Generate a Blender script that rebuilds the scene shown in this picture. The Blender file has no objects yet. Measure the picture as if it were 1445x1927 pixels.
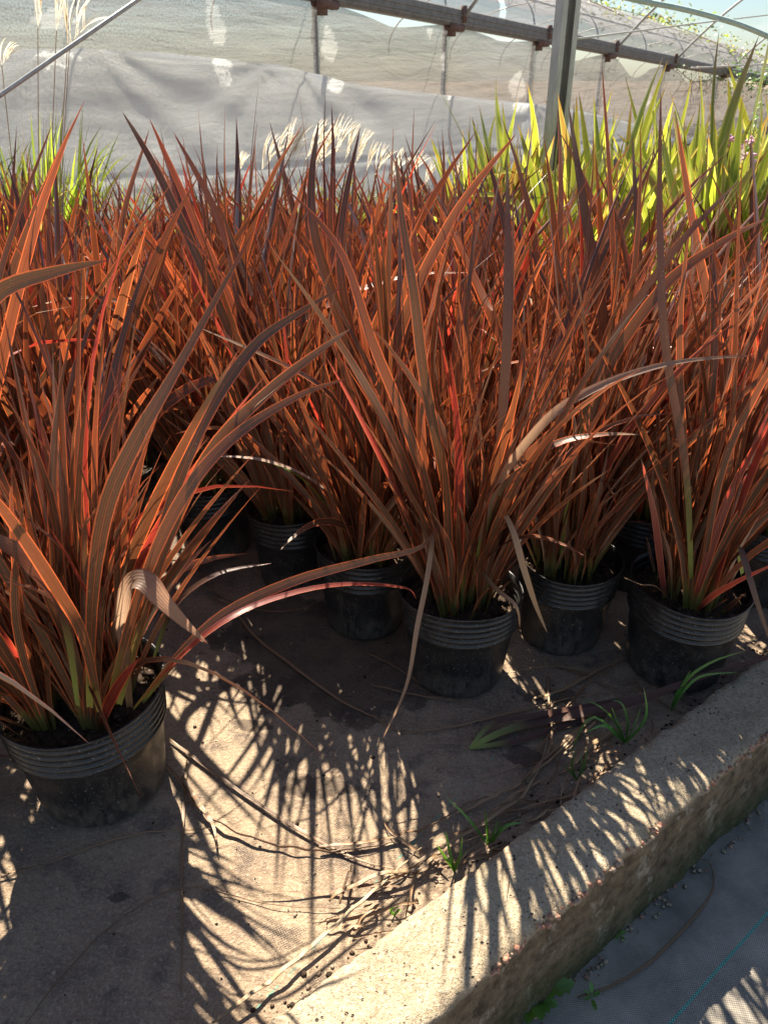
import bpy, math, random
import numpy as np
from mathutils import Vector, Matrix, noise
R = math.radians
S = bpy.context.scene
C = bpy.context.scene.collection
random.seed(7)

# ---------------------------------------------------------------- camera, sky, sun, exposure
F_PX, PITCH, EYE = 1447.0, R(29.5), 1.4
cam = bpy.data.objects.new('camera', bpy.data.cameras.new('camera')); C.objects.link(cam)
cam.location = (0, 0, EYE); cam.rotation_euler = (R(90) - PITCH, 0, 0)
cd = cam.data; cd.sensor_fit = 'VERTICAL'; cd.sensor_height = 36; cd.sensor_width = 27
cd.lens = F_PX / 1927 * 36; cd.clip_start = .05; cd.clip_end = 1500
cd.dof.use_dof = True; cd.dof.focus_distance = 1.75; cd.dof.aperture_fstop = 9
S.camera = cam
SUN_EL, SUN_AZ = R(51), R(-16)           # azimuth from +Y, negative = to the left
w = bpy.data.worlds.new('World'); S.world = w; w.use_nodes = True
nt = w.node_tree; nt.nodes.clear()
out = nt.nodes.new('ShaderNodeOutputWorld'); bg = nt.nodes.new('ShaderNodeBackground')
sky = nt.nodes.new('ShaderNodeTexSky'); sky.sky_type = 'NISHITA'; sky.sun_disc = False
sky.sun_elevation = SUN_EL; sky.sun_rotation = SUN_AZ; sky.air_density = 1.0; sky.dust_density = .8; sky.ozone_density = 1.5
tc = nt.nodes.new('ShaderNodeTexCoord'); mp = nt.nodes.new('ShaderNodeMapping'); mp.inputs['Scale'].default_value = (1, 1, 2.6)
nz = nt.nodes.new('ShaderNodeTexNoise'); nz.inputs['Scale'].default_value = 5.5; nz.inputs['Detail'].default_value = 9; nz.inputs['Roughness'].default_value = .58
cr = nt.nodes.new('ShaderNodeValToRGB'); cr.color_ramp.elements[0].position = .54; cr.color_ramp.elements[1].position = .78
mx = nt.nodes.new('ShaderNodeMixRGB'); mx.inputs['Color2'].default_value = (9, 9.2, 9.5, 1)
nt.links.new(tc.outputs['Generated'], mp.inputs['Vector']); nt.links.new(mp.outputs['Vector'], nz.inputs['Vector'])
nt.links.new(nz.outputs['Fac'], cr.inputs['Fac']); nt.links.new(cr.outputs['Color'], mx.inputs['Fac'])
tn = nt.nodes.new('ShaderNodeMixRGB'); tn.blend_type = 'MULTIPLY'; tn.inputs['Fac'].default_value = 1; tn.inputs['Color2'].default_value = (.82, .92, 1.0, 1)
nt.links.new(sky.outputs['Color'], tn.inputs['Color1']); nt.links.new(tn.outputs['Color'], mx.inputs['Color1']); nt.links.new(mx.outputs['Color'], bg.inputs['Color'])
bg.inputs['Strength'].default_value = .04; nt.links.new(bg.outputs['Background'], out.inputs['Surface'])
sun = bpy.data.objects.new('sun', bpy.data.lights.new('sun', 'SUN')); C.objects.link(sun)
sun.data.energy = 5.0; sun.data.angle = R(.55); sun.data.color = (1, .91, .76)
SUNV = Vector((math.sin(SUN_AZ) * math.cos(SUN_EL), math.cos(SUN_AZ) * math.cos(SUN_EL), math.sin(SUN_EL)))
sun.rotation_euler = SUNV.to_track_quat('Z', 'Y').to_euler()
S.view_settings.view_transform = 'Standard'; S.view_settings.look = 'None'; S.view_settings.gamma = 1
S.view_settings.exposure = 1.75
S.render.engine = 'CYCLES'
S.cycles.max_bounces = 10; S.cycles.transparent_max_bounces = 16; S.cycles.transmission_bounces = 8; S.cycles.diffuse_bounces = 4

# ---------------------------------------------------------------- helpers
def _ray(px, py):
    u = 963.5 - py
    return px - 722.5, F_PX * math.cos(PITCH) + u * math.sin(PITCH), u * math.cos(PITCH) - F_PX * math.sin(PITCH)
def onz(px, py, z=0.0):                   # photo pixel -> point on the level z
    x, y, k = _ray(px, py); t = (z - EYE) / k
    return Vector((x * t, y * t, z))
def aty(px, py, Y):                       # photo pixel -> point at forward distance Y
    x, y, k = _ray(px, py); t = Y / y
    return Vector((x * t, Y, EYE + k * t))

def mesh(name, verts, faces, mats, uvs=None, attr=None, midx=None, smooth=True):
    me = bpy.data.meshes.new(name); me.from_pydata([tuple(v) for v in verts], [], faces)
    for m in (mats if isinstance(mats, (list, tuple)) else [mats]): me.materials.append(m)
    if uvs is not None:
        lay = me.uv_layers.new(name='UVMap')
        idx = np.empty(len(me.loops), dtype=np.int32); me.loops.foreach_get('vertex_index', idx)
        lay.data.foreach_set('uv', np.asarray(uvs, dtype=np.float32)[idx].ravel())
    if attr is not None:
        a = me.attributes.new('rnd', 'FLOAT', 'POINT'); a.data.foreach_set('value', np.asarray(attr, dtype=np.float32))
    if midx is not None: me.polygons.foreach_set('material_index', midx)
    if smooth: me.polygons.foreach_set('use_smooth', [True] * len(me.polygons))
    me.update(); return me
def link(name, me, parent=None, loc=None):
    o = bpy.data.objects.new(name, me); C.objects.link(o)
    if parent: o.parent = parent
    if loc is not None: o.location = loc
    return o
def tag(o, label=None, cat=None, group=None, kind=None):
    if label: o['label'] = label
    if cat: o['category'] = cat
    if group: o['group'] = group
    if kind: o['kind'] = kind
    return o
def empty(name, loc=(0, 0, 0), rz=0):
    o = bpy.data.objects.new(name, None); C.objects.link(o); o.location = loc; o.rotation_euler = (0, 0, rz); o.empty_display_size = .1
    return o
class MB:
    def __init__(s): s.v, s.f, s.uv, s.a, s.m = [], [], [], [], []
    def add(s, v, f, uv=None, a=0.0, m=0):
        n = len(s.v); s.v += v; s.f += [tuple(i + n for i in q) for q in f]
        s.uv += uv if uv else [(0, 0)] * len(v); s.a += [a] * len(v); s.m += [m] * len(f)
    def mesh(s, name, mats, smooth=True): return mesh(name, s.v, s.f, mats, s.uv, s.a, s.m, smooth)
    def box(s, cx, cy, cz, sx, sy, sz, M=None, m=0):
        v = [Vector((cx + i * sx / 2, cy + j * sy / 2, cz + k * sz / 2)) for i in (-1, 1) for j in (-1, 1) for k in (-1, 1)]
        if M is not None: v = [M @ q for q in v]
        s.add(v, [(0, 1, 3, 2), (4, 6, 7, 5), (0, 4, 5, 1), (2, 3, 7, 6), (0, 2, 6, 4), (1, 5, 7, 3)], None, 0, m)
    def tube(s, pts, r, n=8, m=0, a=0.0):
        pts = [Vector(p) for p in pts]; v = []; uv = []
        for i, p in enumerate(pts):
            d = (pts[min(i + 1, len(pts) - 1)] - pts[max(i - 1, 0)]).normalized()
            x = d.orthogonal().normalized() if i == 0 else (px_ - d * px_.dot(d)).normalized()
            px_ = x; y = d.cross(x); rr = r[i] if isinstance(r, (list, tuple)) else r
            for k in range(n):
                t = 2 * math.pi * k / n; v.append(p + (x * math.cos(t) + y * math.sin(t)) * rr); uv.append((k / n, i / len(pts)))
        f = [(i * n + k, i * n + (k + 1) % n, (i + 1) * n + (k + 1) % n, (i + 1) * n + k) for i in range(len(pts) - 1) for k in range(n)]
        f += [tuple(range(n))[::-1], tuple((len(pts) - 1) * n + k for k in range(n))]
        s.add(v, f, uv, a, m)
    def lump(s, c, r, sq=(1, 1, .7), m=0, a=0.0, rough=.35):
        v = []; ph = random.random() * 100; rz = random.random() * 6.28
        for (la, n) in ((-1.57, 1), (-.7, 5), (.1, 6), (.85, 5), (1.57, 1)):
            for k in range(n):
                t = 2 * math.pi * k / n + la + rz
                d = Vector((math.cos(la) * math.cos(t), math.cos(la) * math.sin(t), math.sin(la)))
                q = r * (1 + rough * noise.noise(d * 1.7 + Vector((ph, 0, 0))) * 2)
                v.append(Vector(c) + Vector((d.x * sq[0], d.y * sq[1], d.z * sq[2])) * q)
        f = []
        def ring(a0, na, b0, nb):
            i = j = 0
            while i < na or j < nb:
                if j >= nb or (i < na and (i + 1) / na <= (j + 1) / nb): f.append((a0 + i % na, a0 + (i + 1) % na, b0 + j % nb)); i += 1
                else: f.append((a0 + i % na, b0 + (j + 1) % nb, b0 + j % nb)); j += 1
        for k in range(5): f.append((0, 1 + (k + 1) % 5, 1 + k)); f.append((17, 12 + k, 12 + (k + 1) % 5))
        ring(1, 5, 6, 6); ring(6, 6, 12, 5)
        s.add(v, f, None, a, m)
def spline(P, n):
    P = [Vector(p) for p in P]; out = []
    for j in range(n):
        t = j / (n - 1) * (len(P) - 1); i = min(int(t), len(P) - 2); t -= i
        p0, p1, p2, p3 = P[max(i - 1, 0)], P[i], P[i + 1], P[min(i + 2, len(P) - 1)]
        out.append(.5 * ((2 * p1) + (p2 - p0) * t + (2 * p0 - 5 * p1 + 4 * p2 - p3) * t * t + (3 * p1 - p0 - 3 * p2 + p3) * t ** 3))
    return out
def ribbon(mb, pts, width, up, fold=.25, a=0.0, prof=None, twist=(0, 0), wave=0, v0=0.0, v1=1.0):
    """a leaf blade along pts, its flat side facing up (a vector or a point function)"""
    n = len(pts); v = []; uv = []
    for i, p in enumerate(pts):
        s = i / (n - 1)
        d = (pts[min(i + 1, n - 1)] - pts[max(i - 1, 0)]).normalized()
        side = d.cross(up)
        if side.length < 1e-4: side = d.orthogonal()
        side.normalize(); nrm = side.cross(d)
        tw = twist[0] + (twist[1] - twist[0]) * s
        side, nrm = side * math.cos(tw) + nrm * math.sin(tw), nrm * math.cos(tw) - side * math.sin(tw)
        h = width * .5 * (prof(s) if prof else 1)
        fo = fold * h * (1.3 - .6 * s)
        wv = wave * math.sin(s * 23 + a * 40) * h
        v += [p - side * h + nrm * (fo + wv), p.copy(), p + side * h + nrm * (fo - wv)]
        sv = v0 + (v1 - v0) * s; uv += [(0, sv), (.5, sv), (1, sv)]
    f = []
    for i in range(n - 1):
        q = i * 3; f += [(q, q + 1, q + 4, q + 3), (q + 1, q + 2, q + 5, q + 4)]
    mb.add(v, f, uv, a)
def blade_prof(s): return (.5 + .5 * min(1, s / .35) ** .8) * (1 - max(0, (s - .42) / .58) ** 1.75) ** .95 if s < 1 else .0
def green_prof(s): return (.55 + .45 * min(1, s / .3)) * (1 - max(0, (s - .62) / .38) ** 1.8) if s < 1 else .0
def strap_prof(s): return (.55 + .45 * min(1, s / .3)) * (1 - max(0, (s - .72) / .28) ** 2.0) if s < 1 else .0
def straw_prof(s): return (.5 + .5 * min(1, s / .1)) * (1 - .75 * max(0, (s - .5) / .5))

# ---------------------------------------------------------------- node helpers
class NT:
    def __init__(s, name):
        s.m = bpy.data.materials.new(name); s.m.use_nodes = True; s.t = s.m.node_tree; s.t.nodes.clear()
        s.out = s.n('ShaderNodeOutputMaterial')
    def n(s, kind, **kw):
        q = s.t.nodes.new(kind)
        for k, v in kw.items():
            if hasattr(q, k) and not k in q.inputs: setattr(q, k, v)
            else: s.set(q, k, v)
        return q
    def set(s, q, k, v):
        i = q.inputs[k]
        if isinstance(v, bpy.types.NodeSocket): s.t.links.new(v, i)
        elif isinstance(v, tuple) and len(v) == 3 and i.type == 'RGBA': i.default_value = (*v, 1)
        else: i.default_value = v
    def math(s, op, a, b=0.0, c=None):
        q = s.t.nodes.new('ShaderNodeMath'); q.operation = op; q.use_clamp = False
        s.set(q, 0, a); s.set(q, 1, b)
        if c is not None: s.set(q, 2, c)
        return q.outputs[0]
    def mix(s, f, a, b, mode='MIX'):
        q = s.t.nodes.new('ShaderNodeMixRGB'); q.blend_type = mode
        s.set(q, 'Fac', f); s.set(q, 'Color1', a); s.set(q, 'Color2', b); return q.outputs[0]
    def noise(s, vec, scale, detail=4, rough=.55, dist=0.0):
        q = s.n('ShaderNodeTexNoise', Scale=scale, Detail=detail, Roughness=rough, Distortion=dist)
        if vec is not None: s.set(q, 'Vector', vec)
        return q.outputs['Fac']
    def ramp(s, f, a, b):                 # 0 below a, 1 above b
        q = s.t.nodes.new('ShaderNodeMapRange'); q.clamp = True
        s.set(q, 0, f); s.set(q, 1, a); s.set(q, 2, b); return q.outputs[0]
    def coord(s, kind='Object', scale=None, rot=None, loc=None):
        q = s.n('ShaderNodeTexCoord').outputs[kind]
        if scale or rot or loc:
            m = s.t.nodes.new('ShaderNodeMapping'); s.t.links.new(q, m.inputs['Vector'])
            if scale: m.inputs['Scale'].default_value = scale
            if rot: m.inputs['Rotation'].default_value = rot
            if loc: m.inputs['Location'].default_value = loc
            q = m.outputs['Vector']
        return q
    def sep(s, vec): q = s.n('ShaderNodeSeparateXYZ', Vector=vec); return q.outputs
    def bump(s, h, strength=.4, dist=.01, nrm=None):
        q = s.n('ShaderNodeBump', Strength=strength, Distance=dist, Height=h)
        if nrm: s.set(q, 'Normal', nrm)
        return q.outputs[0]
    def principled(s, col, rough=.6, nrm=None, spec=.5, metal=0.0):
        q = s.n('ShaderNodeBsdfPrincipled'); s.set(q, 'Base Color', col); s.set(q, 'Roughness', rough)
        s.set(q, 'Specular IOR Level', spec); s.set(q, 'Metallic', metal)
        if nrm: s.set(q, 'Normal', nrm)
        return q.outputs[0]
    def done(s, sh): s.t.links.new(sh, s.out.inputs['Surface']); return s.m

def leaf_mat(name, dark1, dark2, tr1, tr2, edge, base, sheen=.16, trf=.5, odd=None, stripe=.35, edgew=.4, rough=.36, basew=.16, tip=(.25, .03, .015)):
    t = NT(name); uv = t.sep(t.coord('UV')); u, v = uv[0], uv[1]
    rnd = t.n('ShaderNodeAttribute', attribute_name='rnd').outputs['Fac']
    oi = t.n('ShaderNodeObjectInfo').outputs['Random']
    r2 = t.math('FRACT', t.math('ADD', rnd, t.math('MULTIPLY', oi, 3.7)))
    r3 = t.math('FRACT', t.math('MULTIPLY', rnd, 7.31))
    st = t.math('SINE', t.math('MULTIPLY', t.math('ADD', u, t.math('MULTIPLY', rnd, .2)), 44.0))
    st = t.math('MULTIPLY_ADD', st, .5, .5)
    pos = t.coord('Object'); n1 = t.noise(pos, 14, 3)
    cd_ = t.mix(r2, dark1, dark2); ct = t.mix(r3, tr1, tr2)
    cd_ = t.mix(t.math('MULTIPLY', st, stripe), cd_, t.mix(.6, cd_, (.25, .12, .06)))
    ct = t.mix(t.math('MULTIPLY', st, stripe * .9), ct, t.mix(.65, ct, (.16, .05, .02)))
    ct = t.mix(t.math('MULTIPLY', n1, .5), ct, dark2)
    if odd:
        k = t.math('GREATER_THAN', r2, 1 - odd[0]); cd_ = t.mix(k, cd_, odd[1]); ct = t.mix(k, ct, odd[2])
    pv = t.mix(oi, (.78, .80, .85), (1.12, 1.06, .98)); ct = t.mix(1.0, ct, pv, 'MULTIPLY'); vv_ = t.mix(t.ramp(v, .05, .75), (.72, .85, .8), (1.08, 1.0, 1.0)); ct = t.mix(1.0, ct, vv_, 'MULTIPLY')
    ed = t.ramp(t.math('ABSOLUTE', t.math('SUBTRACT', u, .5)), edgew, edgew + .05)
    cd_ = t.mix(t.math('MULTIPLY', ed, .6), cd_, edge); ct = t.mix(t.math('MULTIPLY', ed, .9), ct, edge)
    mr = t.ramp(t.math('ABSOLUTE', t.math('SUBTRACT', u, .5)), .05, .02); cd_ = t.mix(t.math('MULTIPLY', mr, .5), cd_, t.mix(.5, edge, dark2)); ct = t.mix(t.math('MULTIPLY', mr, .6), ct, dark1)
    bs = t.math('SUBTRACT', 1.0, t.ramp(t.math('ADD', v, t.math('MULTIPLY', n1, .05)), basew * .35, basew))
    cd_ = t.mix(t.math('MULTIPLY', bs, .85), cd_, base); ct = t.mix(t.math('MULTIPLY', bs, .85), ct, base)
    tp = t.ramp(v, .93, 1.0); cd_ = t.mix(tp, cd_, tip); ct = t.mix(tp, ct, tip)
    dt = t.math('MULTIPLY', t.math('GREATER_THAN', t.math('FRACT', t.math('MULTIPLY', rnd, 23.1)), .72), t.ramp(t.math('ADD', v, t.math('MULTIPLY', t.noise(pos, 50, 3), .12)), .86, .97))
    cd_ = t.mix(t.math('MULTIPLY', dt, .8), cd_, (.26, .18, .11))
    bl = t.ramp(t.noise(t.coord('Object', scale=(1, 1, .45)), 42, 5, .7), .60, .74); cd_ = t.mix(t.math('MULTIPLY', bl, .45), cd_, (.21, .13, .075)); ct = t.mix(t.math('MULTIPLY', bl, .55), ct, (.16, .07, .03))
    sp = t.ramp(t.noise(pos, 300, 1), .72, .76)
    cd_ = t.mix(t.math('MULTIPLY', sp, .5), cd_, (.45, .38, .3))
    nrm = t.bump(t.math('ADD', st, t.noise(t.coord('UV', scale=(3, 12, 1)), 6, 2)), .25, .0012)
    d = t.n('ShaderNodeBsdfDiffuse', Color=cd_, Normal=nrm).outputs[0]
    tr = t.n('ShaderNodeBsdfTranslucent', Color=ct, Normal=nrm).outputs[0]
    g = t.n('ShaderNodeBsdfGlossy', Color=(.92, .88, .86), Roughness=rough, Normal=nrm).outputs[0]
    r4 = t.math('FRACT', t.math('MULTIPLY', rnd, 13.7))
    a = t.n('ShaderNodeMixShader', Fac=t.math('MULTIPLY', t.math('MULTIPLY_ADD', t.math('POWER', r4, 1.9), 1.45, .14), trf)); t.t.links.new(d, a.inputs[1]); t.t.links.new(tr, a.inputs[2])
    lw = t.n('ShaderNodeLayerWeight', Blend=.35).outputs['Fresnel']
    b = t.n('ShaderNodeMixShader', Fac=t.math('ADD', t.math('MULTIPLY', lw, sheen), .035)); t.t.links.new(a.outputs[0], b.inputs[1]); t.t.links.new(g, b.inputs[2])
    return t.done(b.outputs[0])

M = {}
M['flax'] = leaf_mat('bronze_flax_leaf', (.032, .015, .012), (.058, .037, .022), (.58, .115, .032), (.16, .080, .026), (.95, .19, .055), (.26, .27, .06),
                     odd=(.06, (.15, .022, .018), (.75, .075, .045)), trf=.30, stripe=.85, sheen=.17, rough=.34)
M['hero_red'] = leaf_mat('red_flax_leaf', (.20, .03, .028), (.22, .04, .03), (.9, .10, .06), (.85, .13, .06), (.75, .25, .15), (.3, .25, .06))
M['pale'] = leaf_mat('faded_and_sheen_leaf', (.34, .24, .19), (.36, .25, .18), (.5, .28, .16), (.45, .26, .16), (.25, .12, .07), (.3, .2, .1), stripe=.3, sheen=.05, rough=.5)  # faded leaf; also paints a silvery sheen into the colour of glossy leaves
M['dark'] = leaf_mat('dark_maroon_leaf', (.055, .027, .019), (.07, .036, .026), (.2, .05, .03), (.2, .05, .03), (.12, .04, .03), (.28, .34, .08), trf=.25, basew=.3, sheen=.1)
M['green'] = leaf_mat('variegated_green_flax_leaf', (.15, .22, .03), (.18, .26, .05), (.62, .82, .04), (.74, .85, .07), (.75, .70, .16), (.5, .5, .2),
                      odd=(.12, (.3, .2, .05), (.8, .5, .08)), edgew=.33, stripe=.2, tip=(.5, .2, .04))
M['grass'] = leaf_mat('green_grass_blade', (.09, .17, .02), (.13, .19, .03), (.45, .68, .04), (.62, .74, .06), (.3, .45, .05), (.3, .35, .1), stripe=.1, odd=(.14, (.3, .22, .08), (.6, .42, .12)), tip=(.4, .3, .1))
M['weed'] = leaf_mat('fresh_green_weed', (.09, .23, .04), (.12, .27, .05), (.2, .5, .03), (.3, .55, .04), (.1, .3, .03), (.2, .4, .08), stripe=.1, tip=(.1, .25, .03))
M['straw'] = leaf_mat('dry_straw', (.46, .34, .19), (.32, .20, .11), (.4, .24, .1), (.3, .15, .06), (.2, .1, .05), (.3, .2, .1), trf=.2, sheen=.1, tip=(.2, .1, .05))
M['litter'] = leaf_mat('brown_leaf_litter', (.26, .155, .085), (.38, .24, .13), (.25, .1, .04), (.3, .14, .05), (.1, .05, .03), (.2, .12, .06), trf=.15, sheen=.12, tip=(.12, .06, .04))

def m_plume():
    t = NT('silvery_plume'); n = t.noise(t.coord('Object'), 90, 2); c = t.mix(n, (.70, .60, .44), (.86, .78, .62))
    d = t.n('ShaderNodeBsdfDiffuse', Color=c).outputs[0]; r = t.n('ShaderNodeBsdfTranslucent', Color=c).outputs[0]; a = t.n('ShaderNodeMixShader', Fac=.6)
    t.t.links.new(d, a.inputs[1]); t.t.links.new(r, a.inputs[2]); return t.done(a.outputs[0])
M['plume'] = m_plume()
def m_pot():
    t = NT('black_pot_plastic'); p = t.coord('Object'); z = t.sep(p)[2]; oi = t.n('ShaderNodeObjectInfo').outputs['Random']
    n1 = t.noise(p, 9, 4); n2 = t.noise(t.coord('Object', scale=(1, 1, .35)), 60, 4, .7); n3 = t.noise(p, 240, 2)
    base = t.mix(t.ramp(n1, .35, .7), (.010, .0105, .012), (.022, .022, .022))
    dust = t.math('MULTIPLY', t.ramp(n2, .44, .68), t.ramp(n1, .32, .6))
    col = t.mix(t.math('MULTIPLY', dust, .22), base, (.14, .12, .095))
    mud = t.math('MULTIPLY', t.ramp(t.noise(p, 16, 5, .7),   .64, .71), .4); col = t.mix(mud, col, (.15, .11, .075))
    sp = t.ramp(n3, .655, .69); col = t.mix(t.math('MULTIPLY', sp, .7), col, (.3, .27, .22))
    low = t.math('MULTIPLY', t.ramp(z, .10, .0), t.ramp(n2, .36, .58)); col = t.mix(t.math('MULTIPLY', low, .75), col, (.18, .15, .115))
    sc = t.noise(t.coord('Object', scale=(14, 14, 90)), 3, 3, .6)
    col = t.mix(t.math('MULTIPLY', t.ramp(sc, .66, .7), .3), col, (.16, .16, .16))
    rg = t.math('MULTIPLY_ADD', dust, .35, .33)
    return t.done(t.principled(col, rg, t.bump(t.math('ADD', n2, t.math('MULTIPLY', n1, .5)), .15, .004)))
M['pot'] = m_pot()
def m_soil():
    t = NT('potting_soil'); p = t.coord('Object'); n = t.noise(p, 60, 6, .7)
    col = t.mix(t.ramp(n, .3, .7), (.020, .013, .009), (.10, .065, .042))
    col = t.mix(t.ramp(t.noise(p, 170, 2), .68, .72), col, (.3, .22, .14))
    return t.done(t.principled(col, .95, t.bump(n, .9, .01), .2))
M['soil'] = m_soil()
def m_floor():
    t = NT('dusty_cement_floor'); p = t.coord('Object'); xyz = t.sep(p)
    big = t.noise(p, 2.3, 5, .6, .4); mid = t.noise(p, 13, 6, .65); fine = t.noise(p, 130, 4, .75); grit = t.noise(p, 230, 2, .6)
    col = t.mix(t.ramp(big, .32, .68), (.25, .168, .113), (.47, .35, .228))
    col = t.mix(t.math('MULTIPLY', t.ramp(mid, .46, .68), .6), col, (.16, .12, .095))
    col = t.mix(t.math('MULTIPLY', t.ramp(fine, .50, .64), .55), col, (.58, .46, .33))
    col = t.mix(t.math('MULTIPLY', t.ramp(grit, .59, .66), .6), col, (.10, .075, .06))
    col = t.mix(t.math('MULTIPLY', t.ramp(t.noise(t.coord('Object', rot=(0, 0, .5), scale=(1, 2.2, 1)), 34, 6, .75), .52, .66), .5), col, (.12, .09, .07))
    # worn-through weave of the ground cloth
    sw = t.coord('Object', rot=(0, 0, .25)); sx = t.sep(sw)
    wv = t.math('MULTIPLY', t.math('SINE', t.math('MULTIPLY', sx[0], 1050)), t.math('SINE', t.math('MULTIPLY', sx[1], 1050)))
    msk = t.math('MULTIPLY', t.ramp(t.noise(p, 6.5, 5, .7), .54, .63), t.ramp(wv, .0, .5))
    col = t.mix(t.math('MULTIPLY', msk, .55), col, (.075, .07, .085))
    # damp patch behind the first pots, with a ragged rim
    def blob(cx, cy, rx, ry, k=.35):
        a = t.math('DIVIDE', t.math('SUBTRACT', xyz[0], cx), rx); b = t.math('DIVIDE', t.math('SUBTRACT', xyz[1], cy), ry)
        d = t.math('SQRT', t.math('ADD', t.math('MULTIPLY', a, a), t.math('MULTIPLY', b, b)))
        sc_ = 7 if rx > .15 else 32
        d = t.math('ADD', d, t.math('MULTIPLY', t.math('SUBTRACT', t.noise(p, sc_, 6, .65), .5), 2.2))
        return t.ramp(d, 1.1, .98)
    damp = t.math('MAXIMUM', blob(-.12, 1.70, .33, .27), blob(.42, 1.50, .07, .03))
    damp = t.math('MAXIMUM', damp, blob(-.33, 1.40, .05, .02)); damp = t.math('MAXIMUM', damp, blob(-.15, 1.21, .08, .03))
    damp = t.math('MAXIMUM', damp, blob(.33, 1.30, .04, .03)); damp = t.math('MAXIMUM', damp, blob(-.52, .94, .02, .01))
    damp = t.math('MAXIMUM', damp, t.ramp(xyz[1], 1.9, 2.3))  # whole floor also turns darker and smoother toward the back rows
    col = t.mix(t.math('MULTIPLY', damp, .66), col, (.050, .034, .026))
    # green thread of the cloth seam, mostly buried
    th = t.math('ABSOLUTE', t.math('SUBTRACT', t.math('ADD', xyz[0], .265), t.math('MULTIPLY', t.math('SUBTRACT', xyz[1], .68), .85)))
    thm = t.math('MULTIPLY', t.ramp(th, .004, .002), t.ramp(t.noise(p, 40, 3), .5, .58)); col = t.mix(t.math('MULTIPLY', thm, .7), col, (.12, .33, .25))
    h = t.math('ADD', t.math('MULTIPLY', mid, 1.2), t.math('ADD', t.math('MULTIPLY', fine, .7), t.math('MULTIPLY', msk, -.35)))
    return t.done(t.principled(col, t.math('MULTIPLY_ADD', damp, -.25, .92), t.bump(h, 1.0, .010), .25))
M['floor'] = m_floor()
def m_kerb():
    t = NT('weathered_concrete'); p = t.coord('Object'); xyz = t.sep(p); g = t.n('ShaderNodeNewGeometry').outputs['Normal']; gz = t.sep(g)[2]
    big = t.noise(p, 5, 5, .6); mid = t.noise(p, 26, 6, .7); fine = t.noise(p, 130, 4, .8)
    col = t.mix(t.ramp(big, .3, .7), (.40, .30, .185), (.54, .435, .30))
    col = t.mix(t.math('MULTIPLY', t.ramp(mid, .47, .65), .5), col, (.25, .18, .115))
    col = t.mix(t.math('MULTIPLY', t.ramp(fine, .5, .6), .6), col, (.64, .54, .40))
    col = t.mix(t.math('MULTIPLY', t.ramp(t.noise(p, 210, 2, .6), .59, .65), .75), col, (.12, .095, .07))
    pit = t.n('ShaderNodeTexVoronoi', Scale=75.0); t.t.links.new(p, pit.inputs['Vector'])
    pt = t.math('MULTIPLY', t.ramp(pit.outputs['Distance'], .26, .16), t.ramp(t.noise(p, 24, 4, .8), .55, .6))
    col = t.mix(pt, col, (.07, .055, .05))
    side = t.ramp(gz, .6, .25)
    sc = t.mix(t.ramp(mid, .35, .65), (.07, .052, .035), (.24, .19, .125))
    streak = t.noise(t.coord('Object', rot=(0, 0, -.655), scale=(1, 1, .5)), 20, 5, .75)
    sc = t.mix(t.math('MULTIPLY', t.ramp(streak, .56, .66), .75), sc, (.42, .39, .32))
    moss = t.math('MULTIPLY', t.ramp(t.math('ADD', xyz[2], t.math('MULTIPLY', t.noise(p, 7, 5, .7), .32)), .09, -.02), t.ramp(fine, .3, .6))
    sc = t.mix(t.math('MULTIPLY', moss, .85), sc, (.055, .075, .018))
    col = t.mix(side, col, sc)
    h = t.math('SUBTRACT', t.math('ADD', t.math('MULTIPLY', mid, .9), t.math('MULTIPLY', fine, .8)), pt)
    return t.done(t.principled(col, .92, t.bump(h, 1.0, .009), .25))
M['kerb'] = m_kerb()
def m_plain(name, c1, c2, scale=40, rough=.8, bump=.3, metal=0.0, stretch=None):
    t = NT(name); p = t.coord('Object', scale=stretch) if stretch else t.coord('Object'); n = t.noise(p, scale, 5, .65)
    return t.done(t.principled(t.mix(t.ramp(n, .35, .68), c1, c2), rough, t.bump(n, bump, .003), .4, metal))
M['brick'] = m_plain('brick_aggregate', (.30, .12, .075), (.42, .28, .2), 90, .9)
M['pebble'] = m_plain('grit', (.2, .14, .1), (.42, .33, .24), 30, .9)
M['steel'] = m_plain('galvanised_steel', (.40, .40, .37), (.58, .58, .53), 25, .5, .15, .3, (1, 1, .3))
M['gutter'] = m_plain('dull_gutter_steel', (.17, .17, .165), (.27, .27, .26), 12, .6, .2, .35)
M['rust'] = m_plain('rusty_bracket', (.13, .06, .045), (.2, .15, .13), 30, .8)
M['teal'] = m_plain('pale_green_pipe', (.30, .42, .38), (.40, .5, .46), 20, .6)
M['earth'] = m_plain('bare_earth', (.15, .11, .08), (.24, .19, .13), 1.5, .95)
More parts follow.
